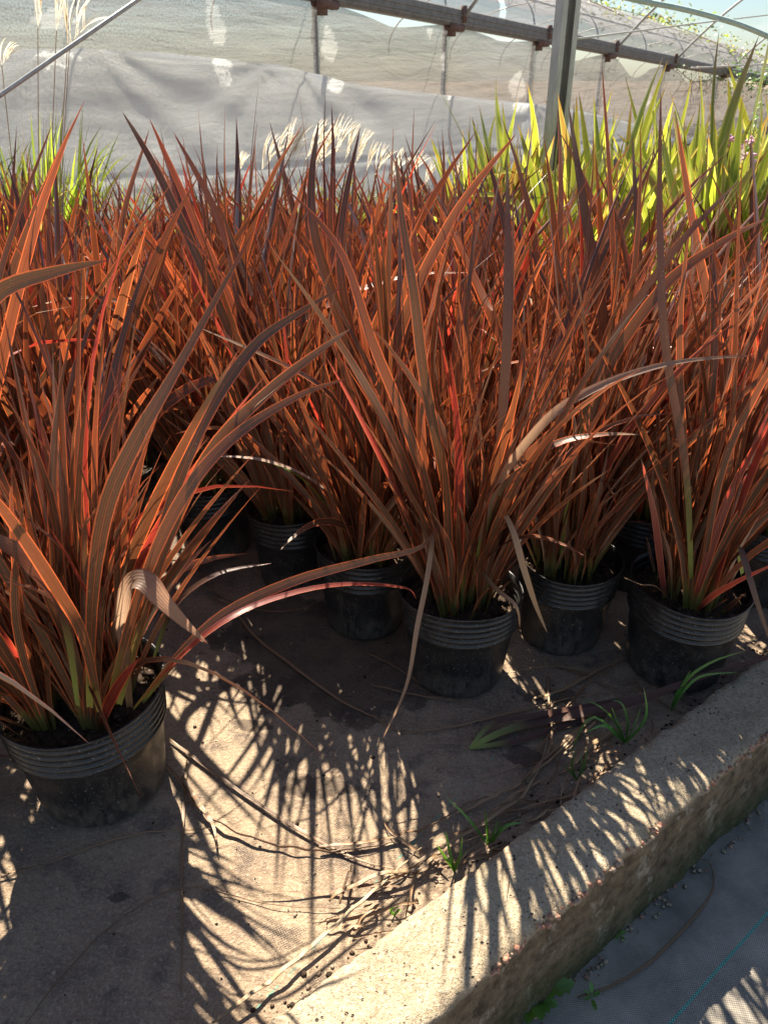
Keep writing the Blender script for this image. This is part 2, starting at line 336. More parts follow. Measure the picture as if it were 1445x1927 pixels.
def m_cloth():
    t = NT('black_woven_ground_cloth'); p = t.coord('Object', rot=(0, 0, -.668)); x = t.sep(p)
    a = t.math('SINE', t.math('MULTIPLY', x[0], 1050)); b = t.math('SINE', t.math('MULTIPLY', x[1], 1050)); wv = t.math('MULTIPLY', a, b)
    n1 = t.noise(p, 7, 5, .65); n2 = t.noise(p, 45, 4, .7)
    dust = t.mix(t.ramp(n1, .3, .72), (.20, .175, .145), (.47, .41, .33))
    col = t.mix(t.math('MULTIPLY', t.ramp(wv, -.2, .5), .5), dust, (.10, .092, .085))
    col = t.mix(t.math('MULTIPLY', t.ramp(n2, .55, .75), .4), col, (.36, .33, .28))
    # teal marker thread woven in as dashes
    d = t.math('ABSOLUTE', t.math('SUBTRACT', x[1], CLOTH_LINE))
    ln = t.ramp(d, .0031, .0025); dash = t.math('GREATER_THAN', t.math('MULTIPLY', t.math('SINE', t.math('MULTIPLY', x[0], 900)), t.math('SINE', t.math('MULTIPLY', t.math('SUBTRACT', x[1], CLOTH_LINE), 1000))), -.12)
    col = t.mix(t.math('MULTIPLY', ln, .9), col, t.mix(dash, (.03, .13, .11), (.15, .50, .40)))
    return t.done(t.principled(col, .8, t.bump(t.math('ADD', wv, n2), .5, .0015), .3))
KD = Vector((.7955, .606)).normalized(); KN = Vector((KD.y, -KD.x)); KA = Vector((-.192, .683))   # kerb line
q1 = onz(1270, 1915, -.23); ang = .668
_q = Vector((q1.x * math.cos(-ang) - q1.y * math.sin(-ang), q1.x * math.sin(-ang) + q1.y * math.cos(-ang)))
CLOTH_LINE = _q.y
M['cloth'] = m_cloth()
def m_sheet(name, c, tr, trf, weave=0, transp=0.0, crease=.4):
    t = NT(name); p = t.coord('UV'); n = t.noise(t.coord('UV', scale=(.8, 6, 1)), 1.2, 5, .6, .6); f = t.noise(p, 60, 3, .7)
    h = n; col, ct = c, tr
    col = t.mix(t.ramp(n, .3, .7), tuple(x * .86 for x in c), c); ct = t.mix(t.math('MULTIPLY', t.ramp(f, .35, .7), .35 if weave else .1), t.mix(t.ramp(n, .3, .7), tuple(x * .84 for x in tr), tr), tuple(x * .6 for x in tr))
    nrm = t.bump(t.math('ADD', h, t.math('MULTIPLY', f, .15 if weave else .02)), crease, .05)
    d = t.n('ShaderNodeBsdfDiffuse', Color=col, Normal=nrm).outputs[0]; r = t.n('ShaderNodeBsdfTranslucent', Color=ct, Normal=nrm).outputs[0]
    a = t.n('ShaderNodeMixShader', Fac=trf); t.t.links.new(d, a.inputs[1]); t.t.links.new(r, a.inputs[2]); o = a.outputs[0]
    if transp:
        fac = transp
        if weave:
            wy = t.sep(p)[1]; wx = t.sep(p)[0]
            band = t.noise(t.coord('UV', scale=(.35, 9, 1)), 3.2, 4, .7)
            fac = t.math('MULTIPLY_ADD', t.ramp(band, .4, .66), .26, transp)
            fac = t.math('MULTIPLY', fac, t.ramp(f, .3, .6))
        b = t.n('ShaderNodeMixShader', Fac=fac); tp = t.n('ShaderNodeBsdfTransparent', Color=(.95, .93, .9)).outputs[0]
        t.t.links.new(o, b.inputs[1]); t.t.links.new(tp, b.inputs[2]); o = b.outputs[0]
    return t.done(o)
M['net'] = m_sheet('grey_shade_net', (.20, .20, .20), (.39, .39, .385), .64, 1, .32, .9)
M['sheet'] = m_sheet('white_plastic_sheet', (.84, .88, .94), (.92, .97, 1.0), .84, 0, .08, .2)
M['film'] = m_sheet('milky_roof_film', (.50, .51, .54), (.46, .47, .50), .55, 0, .36, .8)

# ---------------------------------------------------------------- ground
def k2(s, n): return KA + KD * s + KN * n                 # along / across the kerb
def sheet(name, pts, z, mat, label=None):
    me = mesh(name, [(p[0], p[1], z) for p in pts], [tuple(range(len(pts)))], mat, smooth=False); return tag(link(name, me), label, kind='structure')
sheet('ground', [(-400, -400), (400, -400), (400, 400), (-400, 400)], -.262, M['earth'])
a, b = k2(-3, .02), k2(70, .02)
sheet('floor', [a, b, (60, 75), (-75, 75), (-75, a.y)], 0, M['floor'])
a, b = k2(-3, .12), k2(30, .12); c, d = k2(30, 12), k2(-3, 12)
sheet('weed_mat_path', [a, d, c, b], -.23, M['cloth'])

# kerb: swept section, chipped edges
def kerb():
    W, T, Bz = .168, .07, -.245
    sec = [(0, -.02), (0, .02)] + [(0, .045), (.002, .060), (.007, .067), (.015, .07)] + [(x, .07) for x in np.linspace(.025, W - .022, 15)] + [(W - .012, .069), (W - .005, .064), (W - .001, .057), (W, .048)] + [(W, z) for z in np.linspace(.038, Bz, 22)]
    ss = list(np.arange(-.45, 1.9, .009)) + list(np.arange(1.9, 9, .08)); v = []; m = len(sec)
    for s in ss:
        for j, (x, z) in enumerate(sec):
            p = k2(s, x); q = Vector((p.x, p.y, z))
            edge = max(0, 1 - min(abs(x - W) + abs(z - T), abs(x) + abs(z - T)) / .03) if z > 0 else 0
            inner = max(0, 1 - (abs(x) + abs(z - T)) / .03) if z > 0 else 0
            n = noise.noise(q * 30) * .0022 + noise.noise(q * 90) * .0014 + noise.noise(q * 8) * .004
            ch = -edge * (max(0, noise.noise(q * 38 + Vector((9, 0, 0))) + .1) * .016 + .002 + max(0, noise.noise(q * 9)) * .01)
            dirn = Vector((KN.x, KN.y, 0)) * (1 if x > W * .5 else -1) if z < .05 else Vector((0, 0, 1))
            if edge > 0: dirn = (Vector((KN.x, KN.y, 0)) * (1 if x > W / 2 else -1) + Vector((0, 0, 1))).normalized()
            if j < 1: n = ch = 0
            v.append(q + dirn * (n * (1.8 if x >= W - .001 else 1) + ch))
    f = [(i * m + j, (i + 1) * m + j, (i + 1) * m + j + 1, i * m + j + 1) for i in range(len(ss) - 1) for j in range(m - 1)]
    f += [tuple(range(m)), tuple((len(ss) - 1) * m + j for j in range(m))[::-1]]
    mb = MB(); mb.add(v, f)
    for i in range(300):                                   # stones and brick bits showing in the broken edge
        s = random.uniform(-.4, 1.9); cl = noise.noise(Vector((s * 6, 3, 0)))
        if cl < -.15: continue
        x = W - random.uniform(-.002, .008); z = T - random.uniform(.002, .016); p = k2(s, x)
        mb.lump((p.x, p.y, z), random.uniform(.0025, .0075), (1, 1, .8), 1 if random.random() < .55 else 2)
    for i in range(160):                                   # crumbs along the foot
        s = random.uniform(-.3, 1.8); p = k2(s, W + abs(random.gauss(.008, .014))); mb.lump((p.x, p.y, -.226), random.uniform(.002, .006), (1, 1, .7), random.choice((0, 0, 2, 1)))
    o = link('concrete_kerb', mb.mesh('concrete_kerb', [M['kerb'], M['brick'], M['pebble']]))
    tag(o, 'low weathered concrete kerb running diagonally between the pots and the ground cloth', 'kerb')
kerb()
# grit scattered on the floor
mb = MB()
for i in range(700):
    x, y = random.uniform(-.9, 1.0), random.uniform(.55, 1.9)
    if (Vector((x, y)) - KA).dot(KN) > -.01: continue
    mb.lump((x, y, .001), random.choice((.0012, .0016, .002, .003, .0045)) * random.uniform(.7, 1.2), (1, 1, .6), random.choice((0, 0, 1)))
for i in range(420):
    s = random.uniform(-.3, 1.9); p = k2(s, -abs(random.gauss(0, .03)) - .003); mb.lump((p.x, p.y, .0015), random.uniform(.0015, .006), (1, 1, .6), random.choice((0, 1)))
tag(link('grit', mb.mesh('grit', [M['pebble'], M['soil']])), 'loose grit and soil crumbs scattered over the dusty floor', 'grit', kind='stuff')

# ---------------------------------------------------------------- potted flax
def pot_mesh(seed, lean=0):
    random.seed(seed); N = 72; ph = random.random() * 9
    prof = [(0, .004), (.098, .003), (.112, .006), (.1175, .014), (.121, .05), (.1265, .10), (.1315, .15), (.1345, .176)]
    z = .180
    for k in range(5):
        prof += [(.1375 + k * .0011, z), (.1418 + k * .0011, z + .0035), (.1420 + k * .0011, z + .0085), (.1385 + k * .0011, z + .0125), (.1375 + k * .0011, z + .0145)]; z += .0165
    prof += [(.1465, .266), (.150, .2685), (.1505, .272), (.1490, .2745), (.1465, .2735), (.1435, .262), (.139, .21), (.132, .16), (.0, .16)]
    v = []; uv = []
    for i, (r, zz) in enumerate(prof):
        for k in range(N):
            t = 2 * math.pi * k / N; wob = 1 + (.022 * math.cos(2 * t + ph) + .010 * math.cos(3 * t + ph * 2)) * (.3 + zz / .27) + .012 * noise.noise(Vector((math.cos(t) * 1.6, math.sin(t) * 1.6, zz * 14 + ph)))
            v.append(Vector((r * wob * math.cos(t), r * wob * math.sin(t), zz + (.004 * math.cos(2 * t + ph * 3) * (zz / .27) ** 2)))); uv.append((k / N, zz))
    f = [(i * N + k, i * N + (k + 1) % N, (i + 1) * N + (k + 1) % N, (i + 1) * N + k) for i in range(len(prof) - 1) for k in range(N)]
    return mesh('pot', v, f, M['pot'], uv)
def soil_mesh(seed):
    random.seed(seed); mb = MB(); N = 40; rings = 14; v = [Vector((0, 0, .238))]; f = []
    for i in range(1, rings + 1):
        r = .139 * i / rings
        for k in range(N):
            t = 2 * math.pi * k / N; p = Vector((r * math.cos(t), r * math.sin(t), 0))
            v.append(Vector((p.x, p.y, .226 + .014 * (1 - i / rings) + .02 * noise.noise(p * 22 + Vector((seed, 0, 0))) * (1 - .7 * (i / rings) ** 4) + .007 * noise.noise(p * 80))))
    f += [(0, 1 + k, 1 + (k + 1) % N) for k in range(N)]
    f += [(1 + i * N + k, 1 + (i + 1) * N + k, 1 + (i + 1) * N + (k + 1) % N, 1 + i * N + (k + 1) % N) for i in range(rings - 1) for k in range(N)]
    mb.add(v, f)
    for i in range(110):
        r = .13 * math.sqrt(random.random()); t = random.random() * 6.28; mb.lump((r * math.cos(t), r * math.sin(t), .229 + random.uniform(0, .012)), random.uniform(.002, .010), (1, 1, .8))
    return mb.mesh('soil', M['soil'])
def curve(base, az, tilt, L, bend, side, n, pw=1.8):
    p = Vector(base); pts = [p.copy()]; ds = L / (n - 1)
    for i in range(n - 1):
        s = (i + .5) / (n - 1); th = tilt + bend * s ** pw; az2 = az + side * s
        p = p + Vector((math.sin(th) * math.cos(az2), math.sin(th) * math.sin(az2), math.cos(th))) * ds
        pts.append(p.copy())
    return pts
def foliage_mesh(name, seed, shoots=9, per=7, L=(.62, 1.0), W=(.020, .036), lean=(0, 0), tilt=.12, mat='flax', nseg=12, droop=.05, z0=.225, rad=.08, small=18, spread=.30, skew=1.4, out=.5, prof=None):
    """shoots rise steeply from the soil; their leaves part higher up and cross one another"""
    random.seed(seed); mb = MB()
    for k in range(shoots):
        sa = 6.28 * k / shoots + random.uniform(-.5, .5); sr = rad * math.sqrt(random.uniform(.03, 1)); b = Vector((sr * math.cos(sa), sr * math.sin(sa), z0))
        fan = random.uniform(0, 6.28); so = tilt * (sr / rad); sh = random.uniform(.78, 1.06); ox, oy = math.cos(sa), math.sin(sa)
        wx, wy = random.gauss(0, .10) - .3 * ox * so, random.gauss(0, .10) - .3 * oy * so
        for j in range(per):
            t = (j - (per - 1) / 2) / per * 2
            q = Vector((ox * so + wx + t * .10 * math.cos(fan), oy * so + wy + t * .10 * math.sin(fan), 0))        # start slope
            e = q + Vector((ox * so * out * 2 + lean[0] + t * spread * math.cos(fan) + random.gauss(0, spread * .55), oy * so * out * 2 + lean[1] + t * spread * math.sin(fan) + random.gauss(0, spread * .55), 0))   # end slope
            LL = (L[0] + (L[1] - L[0]) * random.random() ** skew) * sh
            if e.length > 1.05: e *= 1.05 / e.length
            if random.random() < droop: e = e.normalized() * random.uniform(1.3, 2.4)
            sw = random.gauss(0, .16); s0 = random.uniform(.5, 1.6); pq = Vector((-e.y, e.x, 0)).normalized(); pw = random.choice((.45, .7, 1.0, 1.6, 2.2)); p = b + Vector((t * .014 * math.cos(fan), t * .014 * math.sin(fan), 0)); pts = [p.copy()]; ds = LL / (nseg - 1)
            for i in range(nseg - 1):
                ss_ = ((i + .5) / (nseg - 1)) ** pw * (1 if pw >= 1 else .85); d = q.lerp(e, ss_) + pq * sw * math.sin(3.1 * s0 * (i + .5) / (nseg - 1)); m_ = d.length
                zz = 1.0 if m_ < .9 else max(-.5, 1 - (m_ - .9) * 1.5)
                p = p + Vector((d.x, d.y, zz)).normalized() * ds; pts.append(p.copy())
            fa = fan + 1.57 + random.gauss(0, .6); up = Vector((math.cos(fa), math.sin(fa), .12))
            ribbon(mb, pts, random.uniform(*W) * (.62 + .38 * LL / L[1]), up, random.uniform(.12, .6), random.random(), prof or blade_prof, (random.gauss(0, .3), random.gauss(0, .9)))
    for j in range(small):                                               # young basal shoots and dry sheaths
        sa = random.random() * 6.28; sr = rad * random.uniform(.4, 1.25); b = Vector((sr * math.cos(sa), sr * math.sin(sa), z0))
        pts = curve(b, sa, random.uniform(.02, .45), random.uniform(.08, .30), random.uniform(0, .8), random.gauss(0, .5), 7)
        ribbon(mb, pts, random.uniform(.005, .013), Vector((random.gauss(0, 1), random.gauss(0, 1), .1)), .5, random.random(), blade_prof, (0, random.gauss(0, .6)), v0=0, v1=.4)
    return mb.mesh(name, M[mat])

pots = [pot_mesh(s) for s in (11, 12, 13, 14)]; soils = [soil_mesh(s) for s in (1, 2, 3)]
def plant(x, y, D, rz, fol, pi=0, si=0, label=None, group=None, name='potted_flax', fs=1.0, cat='potted plant', frz=None):
    r = empty(name, (x, y, 0), rz); tag(r, label, cat, group)
    k = D / .301
    p = link('pot', pots[pi], r); p.scale = (k, k, 1 + (k - 1) * .4)
    s = link('soil', soils[si], r); s.scale = (k, k, 1 + (k - 1) * .4)
    f = link('leaves', fol, r); f.scale = (fs, fs, fs)
    if frz is not None: f.rotation_euler = (0, 0, frz - rz)
    else: f.rotation_euler = (0, 0, -rz)
    return r
def part_leaf(parent, name, pts, width, mat, up=(0, 0, 1), label=None, fold=.3, prof=blade_prof, twist=(0, 0), n=22, a=None, v0=0, v1=1.0):
    P = spline(pts, n); Mi = Matrix.Rotation(-parent.rotation_euler.z, 4, 'Z') @ Matrix.Translation(-Vector(parent.location))
    mb = MB(); ribbon(mb, P, width, Vector(up).normalized(), fold, random.random() if a is None else a, prof, twist, v0=v0, v1=v1)
    mb.v = [Mi @ q for q in mb.v]
    o = link(name, mb.mesh(name, M[mat]), parent); tag(o, label); return o
def H(*p): return [aty(*q) for q in p]

front = 'bronze red flax pots standing in the open front rows'
PA = plant(-.635, 1.226, .350, .3, foliage_mesh('leaves_a', 101, 28, 9, (.45, 1.0), (.010, .028), (.12, -.05), .26, droop=.03, rad=.105, spread=0.60, out=.4), 0, 0,
           'large dusty black pot of bronze flax nearest the camera, at the left edge', front)
PB = plant(.196, 1.604, .308, 1.9, foliage_mesh('leaves_b', 102, 25, 9, (.45, 1.08), (.010, .027), (.06, 0), .14, droop=.05, rad=.075, spread=0.56, out=.4), 1, 1,
           'black pot of tall bronze flax in the middle, foremost of the row', front)
PC = plant(.505, 1.765, .285, 3.3, foliage_mesh('leaves_c', 103, 21, 9, (.45, 1.10), (.010, .027), (.16, 0), .13, droop=.05, rad=.08, spread=0.56, out=.4), 2, 2,
           'black flax pot with a glinting inner rim, just right of and behind the middle pot', front)
PD = plant(.787, 1.628, .315, 5.0, foliage_mesh('leaves_d', 104, 14, 8, (.5, 1.1), (.012, .030), (.10, 0), .16, droop=.05, rad=.085, spread=0.53, out=.4), 3, 0,
           'black flax pot with dusty sides touching the concrete kerb on the right', front)
PE = plant(-.055, 1.835, .29, .8, foliage_mesh('leaves_e', 105, 18, 9, (.45, 1.06), (.012, .030), (0, 0), .16, spread=.5, droop=.06, out=.9), 0, 1,
           'black flax pot in shade, half hidden behind the left side of the middle pot', front)
PF = plant(-.28, 2.06, .285, 2.3, foliage_mesh('leaves_f', 106, 18, 9, (.45, 1.06), (.012, .030), (0, 0), .16, spread=.5, droop=.06, out=.9), 2, 2,
           'deeply shaded flax pot at the back of the open floor patch, left of the others', front)
PG = plant(.80, 2.06, .285, 4.1, foliage_mesh('leaves_g', 107, 18, 9, (.45, 1.06), (.012, .030), (.05, 0), .16, spread=.5, droop=.06, out=.9), 1, 0,
           'dark flax pot in the gap behind the glinting rimmed pot and the kerb pot', front)
PH = plant(1.15, 1.99, .29, 1.2, foliage_mesh('leaves_h', 108, 18, 9, (.45, 1.06), (.012, .030), (.05, 0), .16, spread=.5, droop=.06, out=.9), 3, 1,
           'greyish flax pot at the right edge, behind the pot touching the kerb', front)
PI = plant(-1.10, 1.52, .30, 1.2, foliage_mesh('leaves_i', 109, 18, 9, (.45, 1.06), (.012, .030), (.03, 0), .16, spread=.5, droop=.06, out=.9), 2, 1,
           'flax pot at the left edge, almost hidden behind the large nearest pot', front)
plant(-1.07, 1.15, .32, 2.2, foliage_mesh('leaves_j', 110, 14, 9, (.50, 1.0), (.016, .032), (.03, 0), .16, spread=.5, droop=.06, out=.9), 1, 2,
      'flax pot beyond the left edge whose leaves reach into the photo beside the nearest pot', front)
# the dense block behind: shared kinds, each plant its own object
var = [foliage_mesh('leaves_v%d' % i, 200 + i, 14, 8, (.46, 1.10), (.015, .040), (random.uniform(-.05, .10), 0), .18, droop=.07, spread=.58, nseg=10, out=.9) for i in range(9)]
random.seed(21)
ORD = 'first second third fourth fifth sixth seventh eighth ninth'.split()
blk = 'bronze red flax plants packed in the dense block behind the front pots'
fixed = [(o.location.x, o.location.y) for o in (PA, PB, PC, PD, PE, PF, PG, PH, PI)]
cnt = 0
for r in range(8):
    y = 1.92 + r * .36
    xmax = .55 * y + .45 if y < 2.9 else (1.0 if y < 3.3 else .55)
    x = -.55 * y - .55 + (r % 2) * .18
    while x < xmax:
        px_, py_ = x + random.uniform(-.04, .04), y + random.uniform(-.04, .04); x += .365
        if min(math.hypot(px_ - q[0], py_ - q[1]) for q in fixed) < .31: continue
        if (Vector((px_, py_)) - KA).dot(KN) > -.17: continue
        if py_ < 2.0 and -.62 < px_ < .2: continue
        fixed.append((px_, py_)); cnt += 1
        plant(px_, py_, random.uniform(.27, .30), random.uniform(0, 6.28), random.choice(var), random.randrange(4), random.randrange(3),
              'bronze red flax in the %s dense row, %s' % (ORD[r], 'at its left end' if px_ < -.42 * y else 'left of the middle' if px_ < -.14 * y else 'around the middle' if px_ < .14 * y else 'right of the middle' if px_ < .36 * y else 'at its right end'), blk, fs=random.uniform(.92, 1.06) * (1.05 if y < 2.9 else .93 if px_ > .3 else (.92 if y < 3.4 else .84)), frz=random.choice((-.6, -.2, .1, .4, 2.9, 3.4)))
zones = {}
for o in C.objects:
    if o.get('group') == blk: zones.setdefault(o['label'], []).append(o)
for k_, os_ in zones.items():
    os_.sort(key=lambda o: o.location.x)
    for i, o in enumerate(os_):
        if len(os_) > 1: o['label'] = k_ + ', ' + (('left one of two', 'right one of two') if len(os_) == 2 else ('left one of three', 'middle one of three', 'right one of three') if len(os_) == 3 else ('leftmost of four', 'second of four', 'third of four', 'rightmost of four'))[min(i, 3)]
# green variegated flax beyond, at the right
GPL = ['front row, leftmost', 'front row, second from the left', 'front row, third from the left', 'second row, leftmost', 'second row, next to leftmost', 'second row, third along', 'second row, rightmost', 'set apart at the far left',
       'third row, leftmost', 'third row, second along', 'third row, third along', 'third row, rightmost', 'rear row, left', 'rear row, middle', 'rear row, right', 'farthest left, smallest looking', 'rear row, beyond the post', 'at the far right end']
gv = [foliage_mesh('green_leaves_v%d' % i, 300 + i, 9, 8, (.62, 1.24), (.034, .058), (random.uniform(-.05, .05), 0), .14, 'green', droop=.08, small=4, skew=1, spread=.50, prof=green_prof) for i in range(5)]
random.seed(5)
for i, (x, y) in enumerate([(1.30, 3.10), (1.68, 2.98), (2.05, 3.0), (.92, 3.65), (1.5, 3.55), (1.9, 3.5), (2.3, 3.55), (.75, 4.35), (1.2, 4.15), (1.6, 4.0), (2.0, 3.95), (2.45, 4.05), (1.45, 4.5), (1.95, 4.45), (2.4, 4.6), (.55, 4.8), (1.0, 4.75), (2.8, 4.3)]):
    plant(x + random.uniform(-.05, .05), y, .3, random.uniform(0, 6), gv[i % 5], i % 4, i % 3, 'yellow green flax with broad leaves in the green group, %s' % GPL[i],
          'variegated green flax plants behind the bronze ones', name='green_flax', fs=random.uniform(.9, 1.06) * (1.04 if x > 1.1 else .95), frz=random.uniform(0, 6.28))

# leaves that stand out in the photo
part_leaf(PA, 'leaf', H((268, 1320, 1.18), (345, 1225, 1.16), (430, 1150, 1.2), (560, 1090, 1.28), (700, 1052, 1.38), (790, 1030, 1.45), (828, 985, 1.5)), .021, 'flax', (-.2, -1, .25), 'long orange leaf arching far to the right over the floor', n=26, a=.31)
part_leaf(PA, 'leaf', H((252, 1335, 1.15), (330, 1245, 1.12), (420, 1170, 1.15), (520, 1125, 1.22), (640, 1100, 1.3), (760, 1106, 1.38), (783, 1128, 1.4)), .013, 'hero_red', (0, -.45, 1), 'thin red leaf arching low to the right', n=26)
part_leaf(PA, 'leaf', H((245, 1330, 1.16), (235, 1230, 1.08), (232, 1150, 1.03), (248, 1098, 1.0), (275, 1095, .985), (305, 1130, .98), (350, 1175, .99), (392, 1212, 1.0)), .034, 'pale', (.25, -.6, .8), 'pale faded leaf folded over with its tip hanging down', prof=lambda s: (.35 + .65 * min(1, s / .5)) * (1 - max(0, (s - .62) / .38) ** 1.2) if s < 1 else 0, n=26)
part_leaf(PA, 'leaf', H((215, 1320, 1.15), (290, 1050, 1.1), (370, 820, 1.12), (470, 660, 1.2), (560, 590, 1.3), (645, 540, 1.4)), .020, 'flax', (.1, -1, .1), n=26, a=.52)
part_leaf(PA, 'leaf', H((225, 1325, 1.12), (300, 1060, 1.05), (390, 860, 1.05), (500, 740, 1.1), (600, 660, 1.18), (660, 618, 1.24)), .020, 'flax', (.1, -1, .1), n=26, a=.12)
part_leaf(PA, 'leaf', H((205, 1325, 1.12), (255, 1140, 1.02), (330, 960, 1.0), (430, 830, 1.04), (560, 745, 1.15), (655, 712, 1.25)), .019, 'flax', (.1, -1, .2), n=26, a=.83)
part_leaf(PA, 'leaf', H((150, 1330, 1.1), (130, 1180, 1.0), (80, 1080, .93), (0, 1020, .88), (-90, 1000, .85)), .030, 'dark', (0, -.7, 1), 'dark leaf bending down to the left', n=22)
part_leaf(PA, 'leaf', H((190, 1340, 1.1), (160, 1200, .98), (105, 1100, .9), (10, 960, .84), (-60, 890, .8)), .024, 'flax', (0, -.9, .5), n=22, a=.2)
part_leaf(PA, 'leaf', H((170, 1330, 1.1), (175, 1130, .98), (200, 960, .92), (255, 830, .9), (330, 700, .92), (480, 430, 1.0)), .023, 'flax', (.1, -1, .1), n=22, a=.45)
part_leaf(PA, 'leaf', H((290, 1240, 1.2), (330, 1140, 1.22), (410, 1080, 1.25), (512, 1060, 1.3)), .012, 'dark', (0, -.5, 1), n=16)
part_leaf(PB, 'leaf', H((870, 1140, 1.58), (880, 1010, 1.52), (940, 905, 1.48), (1040, 838, 1.46), (1130, 818, 1.45), (1205, 818, 1.46)), .019, 'flax', (0, -.5, 1), 'slim leaf arching to the right with a level tip', n=24, a=.6)
part_leaf(PB, 'leaf', H((890, 1130, 1.6), (920, 950, 1.5), (1010, 810, 1.42), (1110, 735, 1.4), (1260, 684, 1.42), (1425, 668, 1.46)), .019, 'pale', (0, -.8, .8), 'long silvery leaf arching far to the right', n=26, a=.35)  # grey sheen of the light is put into the pale colour
part_leaf(PB, 'leaf', H((845, 1145, 1.58), (815, 960, 1.5), (760, 790, 1.45), (700, 640, 1.42), (640, 470, 1.44), (540, 355, 1.5)), .022, 'flax', (-.1, -1, .3), n=24, a=.7)
part_leaf(PB, 'leaf', H((860, 1145, 1.58), (845, 960, 1.5), (800, 720, 1.44), (780, 560, 1.42), (755, 400, 1.45), (745, 285, 1.48)), .022, 'flax', (-.1, -1, .3), n=24, a=.25)
part_leaf(PB, 'leaf', H((880, 1130, 1.58), (930, 900, 1.5), (950, 690, 1.46), (955, 450, 1.5), (953, 290, 1.55)), .021, 'dark', (.2, -1, .2), 'dark upright leaf', n=24, a=.25)
part_leaf(PB, 'dry_leaf', H((815, 1000, 1.5), (803, 1090, 1.42), (785, 1180, 1.36), (765, 1290, 1.30), (720, 1390, 1.22)), .012, 'litter', (0, -1, .4), 'dry leaf hanging over the rim down to the floor', prof=straw_prof, twist=(.3, -.6))
part_leaf(PB, 'dry_leaf', H((945, 960, 1.5), (965, 1000, 1.46), (985, 1070, 1.43), (1008, 1140, 1.42), (1030, 1192, 1.42)), .016, 'litter', (.2, -1, .2), 'dry tan leaf hanging over the right side of the rim', prof=blade_prof)
part_leaf(PB, 'dry_leaf', H((905, 1075, 1.55), (935, 1110, 1.47), (970, 1140, 1.42), (978, 1180, 1.42)), .010, 'litter', (.2, -1, .5), prof=straw_prof)
part_leaf(PE, 'leaf', H((690, 1040, 1.82), (650, 960, 1.75), (580, 900, 1.68), (490, 865, 1.62), (385, 858, 1.6)), .016, 'pale', (0, -.3, 1), 'thin silvery leaf arching to the left', n=20)  # white gloss along this arc is painted by the pale colour
part_leaf(PE, 'leaf', H((680, 1050, 1.82), (620, 960, 1.76), (560, 895, 1.7), (480, 862, 1.65)), .009, 'weed', (0, -.3, 1), n=20)
part_leaf(PE, 'leaf', H((735, 1050, 1.8), (700, 900, 1.7), (640, 770, 1.6), (560, 700, 1.55), (365, 612, 1.5)), .022, 'flax', (0, -.5, 1), n=20, a=.9)
part_leaf(PC, 'leaf', H((1065, 1080, 1.74), (1110, 1010, 1.7), (1165, 950, 1.68), (1215, 905, 1.66)), .013, 'hero_red', (0, -.7, .6), 'bright red leaf at the base', n=16)
part_leaf(PC, 'leaf', H((1050, 1080, 1.74), (1085, 830, 1.66), (1150, 640, 1.6), (1260, 480, 1.58), (1330, 400, 1.6), (1390, 340, 1.63)), .018, 'dark', (.3, -1, .3), 'long dark leaf leaning right', n=24)
part_leaf(PD, 'leaf', H((1302, 1158, 1.56), (1335, 1125, 1.5), (1385, 1095, 1.46), (1470, 1055, 1.42)), .014, 'hero_red', (0, -.6, .8), 'bright red leaf hanging out over the rim', n=16, v0=.02)
part_leaf(PD, 'leaf', H((1395, 1080, 1.6), (1385, 1020, 1.52), (1400, 1060, 1.46), (1425, 1140, 1.42), (1460, 1240, 1.4)), .020, 'dark', (.4, -1, .2), 'dark leaf folded down over the right of the rim', n=20)
part_leaf(PD, 'leaf', H((1250, 1130, 1.6), (1240, 1050, 1.58), (1228, 960, 1.55), (1205, 860, 1.55)), .018, 'hero_red', (.2, -1, .1), n=16)
part_leaf(PD, 'leaf', H((1300, 1150, 1.6), (1290, 900, 1.5), (1250, 650, 1.45), (1240, 400, 1.48), (1243, 165, 1.5)), .019, 'dark', (.2, -1, .2), 'tall dark leaf rising above the others', n=24)
part_leaf(PD, 'leaf', H((1310, 1150, 1.58), (1350, 900, 1.48), (1420, 740, 1.42), (1500, 620, 1.4)), .028, 'flax', (.4, -1, .3), n=20, a=.05)
part_leaf(PD, 'dry_leaf', H((1262, 1135, 1.6), (1235, 1105, 1.52), (1205, 1100, 1.46), (1172, 1086, 1.42)), .005, 'litter', (0, -.4, 1), prof=straw_prof)
part_leaf(PI, 'leaf', H((-150, 1100, 1.45), (-120, 800, 1.2), (-60, 640, 1.1), (0, 550, 1.05), (110, 510, 1.02), (205, 490, 1.0)), .026, 'flax', (0, -1, .2), 'broad leaf arching in from the left edge', n=22, a=.4)

